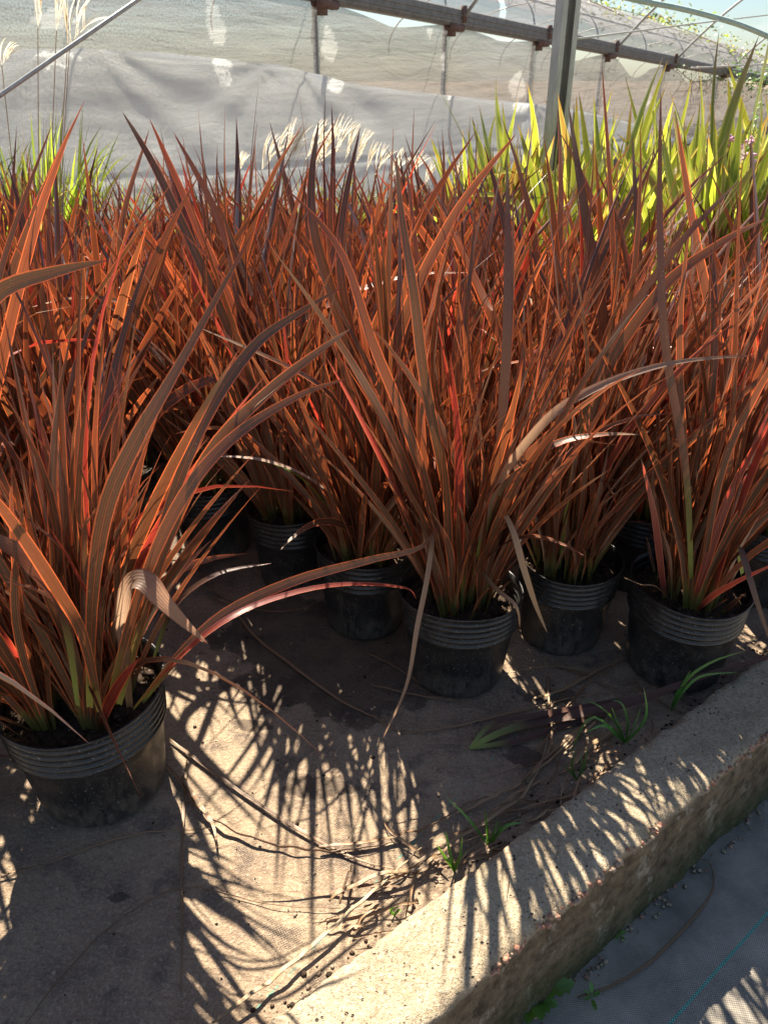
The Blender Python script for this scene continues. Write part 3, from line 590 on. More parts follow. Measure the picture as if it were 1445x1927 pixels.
for par, pts, wd, mt, aa in [
    (PG, [(1190, 990, 2.03), (1150, 700, 2.0), (1105, 430, 2.0), (1069, 197, 2.05)], .030, 'dark', .3),
    (PH, [(1400, 1040, 1.96), (1370, 760, 1.9), (1310, 470, 1.88), (1272, 222, 1.9)], .034, 'flax', .07),
    (PG, [(1200, 990, 2.03), (1215, 720, 2.0), (1200, 470, 2.0), (1189, 250, 2.05)], .022, 'dark', .6),
    (PG, [(1180, 990, 2.03), (1160, 720, 2.05), (1150, 400, 2.1), (1132, 120, 2.15)], .016, 'flax', .33),
    (PH, [(1400, 1040, 1.96), (1440, 800, 1.9), (1450, 600, 1.85), (1500, 380, 1.85)], .030, 'dark', .5),
    (PC, [(1068, 1090, 1.75), (1120, 760, 1.7), (1230, 560, 1.68), (1350, 460, 1.7), (1445, 410, 1.72)], .026, 'flax', .77),
    (PE, [(697, 1050, 1.83), (665, 700, 1.85), (590, 420, 1.9), (600, 225, 2.0)], .034, 'flax', .9),
    (PE, [(700, 1050, 1.83), (680, 740, 1.85), (640, 480, 1.9), (678, 238, 2.0)], .028, 'flax', .15),
    (PF, [(578, 985, 2.05), (440, 640, 2.1), (310, 350, 2.15), (230, 209, 2.2)], .027, 'flax', .82),
    (PF, [(570, 985, 2.05), (460, 640, 2.1), (360, 400, 2.15), (281, 222, 2.2)], .026, 'flax', .42),
    (PF, [(585, 985, 2.05), (500, 700, 2.1), (420, 430, 2.15), (326, 247, 2.2)], .032, 'dark', .42),
    (PF, [(560, 985, 2.05), (380, 720, 2.1), (230, 500, 2.15), (282, 240, 2.2)], .034, 'flax', .64),
    (PI, [(-60, 1120, 1.5), (-20, 800, 1.5), (60, 450, 1.55), (135, 238, 1.6)], .023, 'flax', .58),
    (PI, [(-50, 1120, 1.5), (-30, 760, 1.5), (0, 520, 1.52), (100, 230, 1.6)], .016, 'flax', .11),
    (PE, [(690, 1050, 1.83), (730, 700, 1.8), (840, 430, 1.85), (972, 250, 1.9)], .028, 'flax', .36)]:
    part_leaf(par, 'leaf', H(*pts), wd, mt, (random.uniform(-.5, .5), -1, .1), n=22, a=aa)

# ---------------------------------------------------------------- litter on the floor
def litter(name, pts, width, mat, label, cat='dead leaf', group=None, z=.004, amp=.004, n=None, lift=None, twist=(0, 0), fold=.45, up=(0, 0, 1)):
    P = [onz(p[0], p[1], z if len(p) < 3 else p[2]) for p in pts]; n = n or 8 * len(P); Q = spline(P, n)
    ph = random.random() * 50
    for i, q in enumerate(Q): q.z = max(z, q.z) + amp * (1 + noise.noise(Vector((i * .35, ph, 0))))
    mb = MB(); ribbon(mb, Q, width * .72, Vector(up), fold, random.random(), straw_prof, twist)
    ctr = Q[0].copy(); mb.v = [v - ctr for v in mb.v]
    o = link(name, mb.mesh(name, M[mat])); o.location = ctr; o.modifiers.new('t', 'SOLIDIFY').thickness = -.0012
    return tag(o, label, cat, group)
random.seed(88)
litter('dead_leaf', [(448, 1160), (480, 1200), (540, 1248), (640, 1320), (700, 1350), (762, 1386)], .012, 'straw', 'long brown stalk lying from the damp patch by the shaded pots to the floor centre')
litter('dead_leaf', [(698, 1291), (780, 1310), (860, 1322), (945, 1342)], .008, 'straw', 'straight tan straw at the foot of the middle pot')
litter('dead_leaf', [(755, 1382), (850, 1370), (960, 1345), (1080, 1315), (1200, 1296)], .008, 'straw', 'long tan straw reaching from below the middle pot to the pot by the kerb')
litter('dead_leaf', [(318, 1392), (400, 1455), (500, 1525), (590, 1580), (690, 1625), (835, 1655)], .012, 'litter', 'longest brown stalk, running from the large pot to the kerb across the sunlit floor')
litter('dead_leaf', [(312, 1440), (345, 1485), (375, 1530), (450, 1575), (540, 1600), (640, 1606), (740, 1590)], .013, 'litter', 'twisted brown leaf curving across the sunlit floor beside the large pot', amp=.010, twist=(0, 2.5))
litter('dead_leaf', [(352, 1430), (346, 1540), (342, 1640), (343, 1760), (341, 1872)], .008, 'straw', 'pale straight straw pointing at the camera right of the large pot', amp=.002)
litter('dead_leaf', [(-10, 1655), (60, 1637), (115, 1620), (200, 1588), (280, 1568), (400, 1562)], .007, 'litter', 'thin brown leaf lying in the shade below the large pot', twist=(0, 3))
litter('dead_leaf', [(50, 1930), (120, 1840), (200, 1755), (280, 1700), (345, 1674), (420, 1682), (520, 1706), (640, 1712)], .005, 'litter', 'very thin brown leaf curving in a wide bow at the bottom left', twist=(0, 3))
litter('dead_leaf', [(400, 1930), (500, 1858), (600, 1775), (700, 1685), (760, 1630), (815, 1580)], .011, 'straw', 'thick pale straw lying along the inner side of the kerb at the bottom', amp=.008, z=.012)
litter('dead_leaf', [(345, 1470), (375, 1520), (402, 1560), (410, 1605)], .014, 'litter', 'short curled leaf crossing the pale straw beside the large pot', amp=.012)
litter('dead_leaf', [(690, 1232), (730, 1250), (770, 1275), (800, 1295)], .008, 'litter', 'short brown stalk at the left foot of the middle pot')
litter('dead_leaf', [(1010, 1420), (1060, 1350), (1110, 1285), (1190, 1240)], .010, 'litter', 'brown leaf between the middle pot and the kerb pot, slanting up to the right', amp=.008)
litter('dead_leaf', [(1030, 1275), (1032, 1330), (1034, 1400)], .008, 'litter', 'short straw standing across the other litter right of the middle pot')
litter('dead_leaf', [(1040, 1250), (1100, 1275), (1180, 1310)], .009, 'straw', 'tan straw in front of the pot with the glinting rim')
litter('dead_leaf', [(980, 1478), (1060, 1400), (1130, 1350), (1215, 1300)], .011, 'litter', 'broad brown leaf lying against the kerb under the green tuft', amp=.010)
litter('dead_leaf', [(1065, 1455), (1110, 1410), (1160, 1375), (1210, 1345)], .017, 'straw', 'wide tan leaf end at the inner edge of the kerb', amp=.010, z=.01)
litter('dead_leaf', [(600, 1600), (700, 1590), (800, 1565), (880, 1520), (940, 1498)], .013, 'litter', 'brown leaf with a frayed end lying between the sun patch and the kerb', amp=.01, twist=(0, 1.5))
litter('dead_leaf', [(1190, 1285), (1250, 1330), (1330, 1360)], .008, 'litter', 'short straw under the pot that touches the kerb')
litter('dead_leaf', [(-5, 1425), (20, 1428), (35, 1430)], .012, 'straw', 'cut straw end poking out left of the large pot')
litter('dead_leaf', [(440, 1135), (400, 1110), (380, 1060)], .007, 'litter', 'bent twig like leaf in the shade right of the large flax')
litter('dead_leaf', [(400, 1130), (480, 1150), (560, 1150), (615, 1128)], .007, 'litter', 'curved dry leaf on the damp patch left of the shaded pots')
litter('dead_leaf', [(940, 1610, .072), (955, 1650, .072), (952, 1690, .072)], .003, 'litter', 'tiny curved leaf lying on top of the kerb', z=.073, amp=.001)
litter('dead_leaf', [(1085, 1880), (1150, 1858), (1220, 1815), (1290, 1745), (1338, 1680), (1335, 1630), (1300, 1612)], .009, 'litter', 'long brown leaf bent into a hook on the black ground cloth', z=-.226, amp=.006)
litter('dead_leaf', [(860, 1535), (940, 1500), (1010, 1455), (1075, 1395), (1120, 1340)], .010, 'straw', 'pale straw curving up along the inner kerb edge from the grass sprigs', amp=.010)
litter('dead_leaf', [(985, 1475), (1030, 1420), (1045, 1360), (1100, 1300)], .010, 'litter', 'brown leaf bent sharply upward right of the green shoot foot', amp=.010)
litter('dead_leaf', [(770, 1640), (860, 1585), (950, 1530), (1000, 1480), (1030, 1400)], .013, 'straw', 'long tan leaf following the kerb past both bright grass tufts', amp=.014, z=.01)
litter('dead_leaf', [(620, 1700), (700, 1660), (790, 1640), (850, 1600), (930, 1575)], .012, 'straw', 'tan leaf end lying across the brown stalk beside the bottom kerb edge', amp=.012, z=.01)
litter('dead_leaf', [(960, 1270), (1040, 1258), (1120, 1270), (1185, 1290)], .009, 'straw', 'tan straw between the middle pot and the kerb pot, nearly level', amp=.006)
litter('dead_leaf', [(1000, 1320), (1060, 1300), (1130, 1262), (1190, 1236)], .012, 'straw', 'flattened tan leaf rising right to the foot of the kerb pot', amp=.006)
litter('dead_leaf', [(640, 1715), (655, 1660), (662, 1640)], .008, 'litter', 'small red brown leaf scrap standing near the bottom kerb edge', amp=.02)
g = 'brown leaf litter heaped along the inner side of the kerb'
for i in range(48):
    s = random.choice((random.uniform(.20, .5), random.uniform(.45, 1.1), random.uniform(.5, .95))); base = k2(s, -abs(random.gauss(0, .055)) - .025)
    an = math.atan2(KD.y, KD.x) + random.gauss(0, .45) + (math.pi if random.random() < .5 else 0); L = random.uniform(.06, .28)
    pts = []
    for j in range(6):
        q = base + Vector((math.cos(an + j * random.uniform(-.08, .12)), math.sin(an))) * L * j / 5
        dd = (q - KA).dot(KN)
        if dd > -.008: q -= KN * (dd + .008)
        pts.append(Vector((q.x, q.y, .003 + random.uniform(0, .018))))
    mb = MB(); Q = spline(pts, 18); ctr = Q[0].copy(); Q = [q - ctr for q in Q]
    ribbon(mb, Q, random.uniform(.003, .008), Vector((random.gauss(0, .3), random.gauss(0, .3), 1)), .5, random.random(), straw_prof, (0, random.gauss(0, 1.5)))
    o = link('leaf_litter', mb.mesh('leaf_litter', M[random.choice(('litter', 'litter', 'straw'))])); o.location = ctr
    tag(o, 'short dry brown leaf among the litter heaped along the inner side of the kerb', 'dead leaf', g)
# pulled shoot with a pale green foot
sh = empty('pulled_shoot', onz(884, 1408, .012)); tag(sh, 'uprooted flax shoot with pale green foot and long dark leaves lying toward the kerb', 'pulled shoot')
for k, (pts, wd) in enumerate([([(884, 1408, .012), (960, 1372, .02), (1080, 1345, .03), (1200, 1318, .055), (1330, 1270, .1), (1480, 1228, .14)], .023),
                               ([(884, 1408, .012), (930, 1360, .03), (1010, 1345, .04), (1120, 1325, .03), (1230, 1300, .03)], .014),
                               ([(884, 1408, .01), (980, 1392, .014), (1080, 1360, .012), (1170, 1345, .012)], .016)]):
    part_leaf(sh, 'leaf', [onz(*p) for p in pts], wd, 'dark', (0, -.3, 1), None, .15, lambda s: (.45 + .55 * min(1, s / .3)) * (1 - .7 * max(0, (s - .6) / .4)), n=24, a=.3 * k)

# ---------------------------------------------------------------- weeds
def tuft(base, blades, label, width=.006, mat='weed', name='grass_tuft', group=None, z=0):
    b0 = onz(*base, z); r = MB()
    for P in blades:
        Q = spline([Vector((0, 0, 0))] + [aty(p[0], p[1], b0.y + p[2]) - b0 for p in P], 12)
        ribbon(r, Q, width * random.uniform(.7, 1.3), Vector((.2, -.7, .7)), .35, random.random() * .8, lambda s: (.7 + .3 * min(1, s * 4)) * (1 - max(0, (s - .4) / .6) ** 1.6) if s < 1 else 0)
    o = link(name, r.mesh(name, M[mat])); o.location = b0; return tag(o, label, 'weed', group)
random.seed(3)
tuft((1176, 1398), [[(1150, 1350, 0), (1120, 1325, .0), (1092, 1316, .01)], [(1150, 1370, -.01), (1110, 1350, -.02), (1080, 1400, -.03), (1072, 1440, -.03)], [(1180, 1360, 0), (1170, 1325, .01), (1150, 1318, .02)], [(1195, 1360, 0), (1205, 1330, .0)], [(1165, 1370, -.01), (1150, 1330, -.01)], [(1160, 1385, -.01), (1135, 1365, -.02), (1100, 1380, -.03)], [(1214, 1350, 0), (1210, 1290, .02)]], 'green grass tuft drooping left, rooted at the kerb below the pot by the kerb')
tuft((1262, 1338), [[(1290, 1280, 0), (1340, 1245, 0), (1405, 1224, .0)], [(1285, 1300, 0), (1320, 1272, .0), (1390, 1265, -.01)], [(1270, 1310, 0), (1300, 1260, .0)]], 'long green grass blades leaning right across the pot by the kerb', .007)
tuft((918, 1590), [[(916, 1560, 0), (912, 1522, 0)], [(935, 1570, 0), (940, 1545, 0)], [(880, 1540, 0), (835, 1496, .02)], [(950, 1555, 0), (985, 1548, .0)], [(925, 1575, -.005), (938, 1540, .0)]], 'bright green grass sprigs at the middle of the inner kerb edge', .006)
tuft((855, 1640), [[(845, 1600, 0), (838, 1562, 0)], [(835, 1610, 0), (820, 1588, 0)], [(865, 1610, 0), (870, 1572, .01)], [(850, 1625, 0), (832, 1612, 0)], [(860, 1620, 0), (880, 1600, .01)]], 'small bright grass tuft nearest the camera on the inner kerb edge', .006)
tuft((1085, 1468), [[(1075, 1440, 0), (1085, 1410, 0)], [(1095, 1440, 0), (1090, 1420, 0)], [(1070, 1450, 0), (1060, 1440, 0)], [(1098, 1445, 0), (1105, 1400, .01)]], 'thin grass seedling beside the wide tan leaf at the kerb', .004)
tuft((742, 1722), [[(735, 1712, 0), (750, 1706, 0)], [(750, 1712, 0), (755, 1716, -.01)]], 'tiny green blade by the inner kerb edge near the bottom', .005)
def broadleaf(base, n, L, label, z, lean=0, name='broadleaf_weed'):
    b = onz(*base, z); r = MB()
    for k in range(n):
        az = 6.28 * k / n + random.uniform(-.3, .3); l = L * random.uniform(.6, 1.1); pts = curve((0, 0, 0), az, random.uniform(.5, 1.1), l, .7, 0, 15)
        def pr(s, k=k): return ((.12 if s < .22 else (.45 + .55 * math.sin((s - .22) / .78 * 2.6)) * (1 + .28 * math.sin(s * 34 + k))) * (1 - max(0, (s - .8) / .2) ** 2)) if s < 1 else 0
        ribbon(r, pts, l * .3, Vector((0, 0, 1)), .3, random.random() * .8, pr, (random.gauss(0, .2), random.gauss(0, .3)), .12, .2, .85)
    o = link(name, r.mesh(name, M['weed'])); o.location = b; return tag(o, label, 'weed')
broadleaf((1005, 1885), 12, .085, 'leafy green broadleaf weed at the foot of the kerb, bottom of the photo', -.228)
broadleaf((1163, 1762), 6, .022, 'small round leaved seedling growing at the foot of the kerb', -.226)
broadleaf((1112, 1878), 5, .03, 'little flat seedling beside the root end of the hooked leaf', -.228)

# ---------------------------------------------------------------- grasses beyond
def reed_clump(x, y, n, L, W, seed, label, plumes=(), name='plume_grass', spread=.16, mat='grass', cat='ornamental grass'):
    random.seed(seed); r = empty(name, (x, y, 0)); tag(r, label, cat); mb = MB()
    for i in range(n):
        sa = random.random() * 6.28; sr = spread * math.sqrt(random.random()); az = sa + random.gauss(0, .5)
        ribbon(mb, curve((sr * math.cos(sa), sr * math.sin(sa), 0), az, random.uniform(.02, .30), random.uniform(*L), abs(random.gauss(.5, .55)), random.gauss(0, .3), 11, 2.6),
               random.uniform(*W), Vector((math.cos(az + 1.2), math.sin(az + 1.2), .4)), .3, random.random(), strap_prof, (0, random.gauss(0, 1.2)))
    link('leaves', mb.mesh('leaves', M[mat]), r)
    for (sx, sy, hx, hy, Y, L1, lean) in plumes:
        top = aty(hx, hy, Y) - Vector((x, y, 0)); b = Vector((sx, sy, 0)); s = MB(); s.tube(spline([b, b.lerp(top, .5) + Vector((-.02, 0, .02)), top], 8), .0022, 5)
        st = link('stem', s.mesh('stem', M['straw']), r); p = MB()
        for k in range(11):
            t = k / 10; start = top + Vector((lean * .10 * t * L1 / .2, 0, L1 * .5 * t)) * .5
            pts = curve(start, 0 if lean > 0 else math.pi, -.05 + .75 * random.random() * abs(lean), L1 * (1 - .35 * t), .8 * abs(lean), random.gauss(0, .4), 12, 1.4)
            for side in (1,):
                ribbon(p, pts, .0065, Vector((random.gauss(0, 1), -1, random.gauss(0, 1))), .3, random.random(), lambda s: (.5 + .5 * math.sin(s * 3.1)) * (.7 + .3 * math.sin(s * 60)) if s < 1 else 0)
        link('plume', p.mesh('plume', M['plume']), st)
    return r
reed_clump(-2.0, 4.5, 330, (.7, 1.35), (.008, .015), 1, 'bright yellow green grass clump with tall feathery plumes at the left edge', [(0, 0, 72, 52, 4.4, .24, .55), (.03, 0, 107, 57, 4.45, .26, .6), (.06, .0, 128, 82, 4.5, .2, .25), (.07, 0, 132, 82, 4.5, .27, 1.3), (-.05, 0, 4, 122, 4.3, .13, 1.3)], spread=.2)
reed_clump(-2.55, 4.9, 150, (.7, 1.2), (.008, .014), 9, 'grass clump at the far left frame edge, without plumes', spread=.22)
reed_clump(-1.65, 4.9, 150, (.5, 1.0), (.006, .012), 2, 'lower green grass clump just right of the plumed clump on the left')
reed_clump(-1.25, 5.2, 60, (.4, .78), (.004, .007), 3, 'thin brownish dry grass clump between the left clump and the middle plumes', mat='straw')
pl = [(random.uniform(-.1, .1), 0, hx, hy, 4.9, L1, ln) for (hx, hy, L1, ln) in [(492, 322, .24, 1.0), (520, 300, .22, 1.1), (545, 300, .24, .7), (575, 300, .25, 1.0), (600, 305, .25, .8), (625, 295, .25, .8), (650, 300, .22, .6), (668, 310, .22, .7), (535, 318, .22, 1.2), (590, 318, .22, 1.2), (450, 322, .12, .8)]]
reed_clump(-.55, 4.95, 280, (.55, .98), (.006, .012), 4, 'green grass clump with a crowd of silvery plumes behind the middle of the bronze block', pl, spread=.36)
reed_clump(-.05, 5.1, 170, (.55, .95), (.006, .011), 5, 'plumed grass clump right of the middle clump, shorter plumes', [(0, 0, 705, 330, 5.0, .2, .8), (.05, 0, 735, 338, 5.0, .2, .9), (.1, 0, 770, 335, 5.0, .18, .9), (.1, 0, 690, 320, 5.0, .18, .6)], spread=.25)
reed_clump(.45, 5.3, 130, (.5, .9), (.006, .011), 6, 'dry topped grass clump left of the steel post', [(0, 0, 850, 345, 5.2, .15, .8), (.05, 0, 800, 345, 5.2, .15, .8), (.15, 0, 985, 350, 5.2, .14, .6)], spread=.28)
reed_clump(-1.0, 5.0, 140, (.5, .85), (.005, .009), 8, 'low green grass left of the silvery plumes')
# pink flowered weeds among the green flax
random.seed(12)
def flower(px, py, Y, label):
    b = aty(px, py, Y); r = empty('pink_flower', (b.x, b.y, 0)); tag(r, label, 'flower'); s = MB(); s.tube([(0, 0, 0), (.01, 0, b.z * .6), (0, 0, b.z)], .0025, 5); link('stem', s.mesh('stem', M['weed']), r)
    p = MB()
    for k in range(14): p.lump((random.gauss(0, .012), random.gauss(0, .012), b.z + random.gauss(0, .008)), .008)
    link('flower_head', p.mesh('flower_head', M['pink']), r)
M['pink'] = m_plain('pink_petal', (.75, .35, .55), (.85, .5, .7), 60, .7)
flower(1374, 263, 3.3, 'topmost pink flower head among the green flax'); flower(1412, 268, 3.4, 'pink flower head nearest the right edge'); flower(1408, 295, 3.3, 'lowest pink flower head among the green flax')
b = aty(1430, 195, 3.6); r = empty('tall_weed', (b.x, b.y, 0)); tag(r, 'slender green weed with a spire of small leaves above the flax at the right edge', 'weed')
s = MB(); s.tube([(0, 0, 0), (-.02, 0, b.z * .6), (0, 0, b.z)], [.005, .004, .001], 6); link('stem', s.mesh('stem', M['weed']), r); s = MB()
for k in range(46):
    z = b.z - (k / 46) ** 1.2 * .5; s_az = k * 2.4; ribbon(s, curve((-.01, 0, z), s_az, 1.0, .02 + .05 * k / 46, .5, 0, 6), .012 + .012 * k / 46, Vector((0, 0, 1)), .3, random.random() * .8, lambda q: math.sin(q * 3.1))
link('leaves', s.mesh('leaves', M['weed']), r)

# ---------------------------------------------------------------- greenhouse structure
B0 = aty(680, 0, 10.0)
TH = R(35); WD = Vector((math.sin(TH), math.cos(TH), 0)); WN = Vector((WD.y, -WD.x, 0))     # WN points to our side
_x, _y, _k = _ray(1445, 152); ratio = _x / _y
SE = (ratio * B0.y - B0.x) / (WD.x - ratio * WD.y); PE_ = B0 + WD * SE; PE_.z = aty(1445, 152, PE_.y).z
SL = (PE_.z - B0.z) / SE
def W3(s, n=0.0, dz=0.0): p = B0 + WD * s + WN * n; p.z = B0.z + SL * s + dz; return p
def s_of(px):                             # wall station seen under photo column px at beam height
    lo, hi = -8, 80
    for _ in range(50):
        m_ = (lo + hi) / 2; q = W3(m_); z = q.z - EYE; d = q.y * math.cos(PITCH) - z * math.sin(PITCH)
        if 722.5 + F_PX * q.x / d < px: lo = m_
        else: hi = m_
    return lo
print('stations', [round(s_of(x), 2) for x in (665, 850, 1015, 1145, 1258, 1350)], 'slope', SL, 'SE', SE)
ST = [s_of(x) for x in (850, 1015, 1145, 1258, 1360)]; sp = ST[1] - ST[0]
STN = [ST[0] - sp * k for k in range(4, 0, -1)] + ST + [ST[-1] + 5, ST[-1] + 10, ST[-1] + 16]
SMIN, SMAX = -9.0, SE + 22
ws = empty('greenhouse_frame', (W3(0).x, W3(0).y, 0)); tag(ws, 'long greenhouse side frame with a steel gutter, brackets, posts and bare roof ribs', 'greenhouse frame')
def wchild(name, mb, mat, parent=ws, smooth=True):
    mb.v = [Vector(v) - Vector(ws.location) for v in mb.v]; return link(name, mb.mesh(name, mat, smooth), parent)
g = MB(); sec = [(-.08, .0), (-.08, .15), (-.06, .165), (.0, .10), (.065, .165), (.085, .15), (.085, .0), (.06, -.03), (-.06, -.03)]
v = [W3(s, n, dz - .06) for s in (SMIN, SMAX) for n, dz in sec]; k = len(sec)
g.add(v, [(i, (i + 1) % k, k + (i + 1) % k, k + i) for i in range(k)]); 
for dz in (.085, .03): g.add([W3(s, n, dz - .06 + q) for s in (SMIN, SMAX) for n, q in ((.084, 0), (.10, 0), (.10, .014), (.084, .014))], [(0, 1, 5, 4), (1, 2, 6, 5), (2, 3, 7, 6)])
wchild('gutter', g, M['gutter'], smooth=False)
for s in STN:
    big = MB()
    for n in (-.02, .02):
        big.tube([W3(s - .16, n + .05, -.10), W3(s + .16, n + .05, -.10)], .045, 8)
    big.tube([W3(s, .0, -.2), W3(s, .0, -.02)], .06, 8); br = wchild('bracket', big, M['rust'])
    c_ = MB(); c_.tube([W3(s + .14, .09, -.04), W3(s + .14, .09, .14)], .045, 8); wchild('clamp', c_, M['rust'], br)
    if s < -1: continue
    p = MB(); p.tube([W3(s, -.10, -.08), Vector((W3(s, -.10).x, W3(s, -.10).y, -.05))], .03, 10); wchild('post', p, M['steel'])
RH, RN = 2.6, 3.2
for s in STN:                              # bare hoops arching over our side
    p = MB(); p.tube([W3(s + .14, .08 + 6.4 * t, 7.2 * t * (1 - t)) for t in np.linspace(0, 1, 30)], .024, 8)
    wchild('roof_rib', p, M['steel'])
# neighbouring tunnel: hoops + film
HN, HH = 2.6, 1.1
nh = empty('neighbour_tunnel', (W3(0).x, W3(0).y, 0)); tag(nh, 'neighbouring tunnel roof of torn milky film over thin hoops, beyond the gutter', 'tunnel roof')
def roof(s, t, off=0): return W3(s, -.10 - (HN + off) * (1 - math.cos(t)), (HH + off) * math.sin(t) + .04)
for i in range(len(STN) * 2):
    s = STN[0] + i * sp
    if s > SMAX: break
    p = MB(); p.tube([roof(s + .9 * (t / 3.1), t, -.04) for t in np.linspace(0, math.pi, 30)], .013, 6); wchild('hoop', p, M['steel'], nh)
p = MB(); p.tube([roof(s, 1.1, -.05) for s in (SMIN, SMAX)], .016, 6); p.tube([roof(s, .45, -.05) for s in (SMIN, SMAX)], .016, 6); wchild('purlin', p, M['steel'], nh)
# film, with holes that let the sun through onto the side net
patches = [((405, 45), .16, .42, .3), ((620, 88), .20, .34, .2), ((975, 165), .42, .42, -.1), ((950, 60), .25, .12, .5), ((810, 60), .10, .25, .3), ((835, 120), .10, .25, .2), ((1220, 190), .35, .28, .1), ((100, 40), .3, .12, 0), ((870, 60), .12, .10, .3)]
PP = []
for (px, py), a_, b_, rot in patches:      # where those columns meet the wall plane
    x, y, k_ = _ray(px, py); d = Vector((x, y, k_)); o_ = Vector((0, 0, EYE)); t = (W3(0) - o_).dot(WN) / d.dot(WN); q = o_ + d * t; PP.append(((q - B0).dot(WD), q.z, a_ * .62, b_ * .52, rot))
def in_patch(c):
    t = (c - B0).dot(WN) / SUNV.dot(WN); q = c - SUNV * t; s, z = (q - B0).dot(WD), q.z
    for (s0, z0, a_, b_, rot) in PP:
        ds, dz = s - s0, z - z0; u_, v_ = ds * math.cos(rot) + dz * math.sin(rot), -ds * math.sin(rot) + dz * math.cos(rot)
        if abs(v_) < b_ and abs(u_) / a_ * (1 + .5 * v_ / b_) + (v_ / b_) ** 2 < 1: return True
    return False
f_ = MB(); NS, NT_ = 620, 180; ss = list(np.linspace(SMIN, 14, 700)) + list(np.linspace(14.2, SMAX, 100)); ts = np.linspace(0, math.pi, NT_)
vv = [roof(s, t, .03 * noise.noise(Vector((s * 1.3, t * 2.5, 0))) + .03 * math.sin(s * 2 * math.pi / (sp / 2)) * 0 + .02 * noise.noise(Vector((s * 5, t * 7, 3)))) for s in ss for t in ts]; ff = []
for i in range(len(ss) - 1):
    for j in range(NT_ - 1):
        q = (i * NT_ + j, i * NT_ + j + 1, (i + 1) * NT_ + j + 1, (i + 1) * NT_ + j); c_ = (vv[q[0]] + vv[q[2]]) / 2
        if in_patch(c_): continue
        if ts[j] > 1.9 + .2 * noise.noise(Vector((ss[i] * .8, 0, 5))): continue
        ff.append(q)
f_.add(vv, ff, [(s, t * 1.4) for s in ss for t in ts]); wchild('roof_film', f_, M['film'], nh)
# grey net between gutter and ground; white sheet in front of its lower half
def drape(name, topf, botf, n0, mat, amp, label, cat, s0=SMIN, s1=SMAX, ns=420, nz_=46, seed=0, parent=None):
    vv, uv = [], []
    for i in range(ns):
        s = s0 + (s1 - s0) * (i / (ns - 1)) ** 1.25
        zt, zb = topf(s), botf(s)
        for j in range(nz_):
            t = j / (nz_ - 1); z = zt + (zb - zt) * t
            fo = amp(s, t, z); p = B0 + WD * s + WN * (n0 + fo); vv.append(Vector((p.x, p.y, z))); uv.append((s, z))
    ff = [(i * nz_ + j, i * nz_ + j + 1, (i + 1) * nz_ + j + 1, (i + 1) * nz_ + j) for i in range(ns - 1) for j in range(nz_ - 1)]
    m = MB(); o0 = Vector((B0.x, B0.y, 0)); m.add([q - o0 for q in vv], ff, uv); o = link(name, m.mesh(name, mat)); o.location = o0; return tag(o, label, cat)
def zb(s): return B0.z + SL * s
def scal(s):
    i = min(range(len(STN)), key=lambda k: abs(STN[k] - s)); d = abs(STN[i] - s) / (sp / 2)
    return max(0, min(1, d)) ** .7 * (.10 + .08 * noise.noise(Vector((s * .6, 0, 0)))) * (1 if s < 5 else 1.5)
drape('shade_net', lambda s: zb(s) - .06 - scal(s) - (max(0, noise.noise(Vector((s * .5, 7, 0)))) * .3 if s > 8 else 0), lambda s: -.02, -.02, M['net'],
      lambda s, t, z: .03 * noise.noise(Vector((s * .8, z * 3.5, 0))) + .012 * noise.noise(Vector((s * 2, z * 14, 4))), 'grey shade net hanging from the gutter down the whole side wall', 'shade net')
def wall_pt(px, py):
    x, y, k_ = _ray(px, py); d = Vector((x, y, k_)); o_ = Vector((0, 0, EYE)); t = (W3(0, .1) - o_).dot(WN) / d.dot(WN); q = o_ + d * t; return (q - B0).dot(WD), q.z
TOP = [wall_pt(*q) for q in [(-60, 98), (0, 93), (140, 91), (300, 100), (420, 113), (520, 124), (560, 135), (640, 155), (760, 172), (900, 187), (1030, 198), (1100, 212), (1180, 232), (1260, 262), (1330, 285), (1445, 300)]]
def topline(s):
    if s <= TOP[0][0]: return TOP[0][1]
    for (a_, za), (b_, z_) in zip(TOP, TOP[1:]):
        if s <= b_: t = (s - a_) / (b_ - a_); return za + (z_ - za) * t
    return TOP[-1][1]
APX = wall_pt(525, 125)
def folds(s, t, z):
    r = 0
    for (s0, z0) in (APX, wall_pt(140, 92), wall_pt(1030, 198)):
        ds, dz = s - s0, z0 - z + .15; an = math.atan2(abs(ds), max(dz, .02)); d = math.hypot(ds, dz)
        r += .036 * math.sin(an * 17 + (2 if ds > 0 else 0) + noise.noise(Vector((s, z, s0))) * 2.5) * math.exp(-d * .42) * min(1, d * 3) * min(1, an * 1.2)
    return r + .07 * noise.noise(Vector((s * .45, z * 2.6, 1))) + .009 * noise.noise(Vector((s * .9, z * 9, 2))) + (.035 * math.exp(-((z - .55 + .03 * s) / .035) ** 2)) + .03 * math.exp(-(t / .02) ** 2)
drape('white_sheet', topline, lambda s: .12, .16, M['sheet'], folds, 'loose white plastic sheet with sagging folds hung over the lower half of the net wall', 'plastic sheet', ns=520, nz_=90)
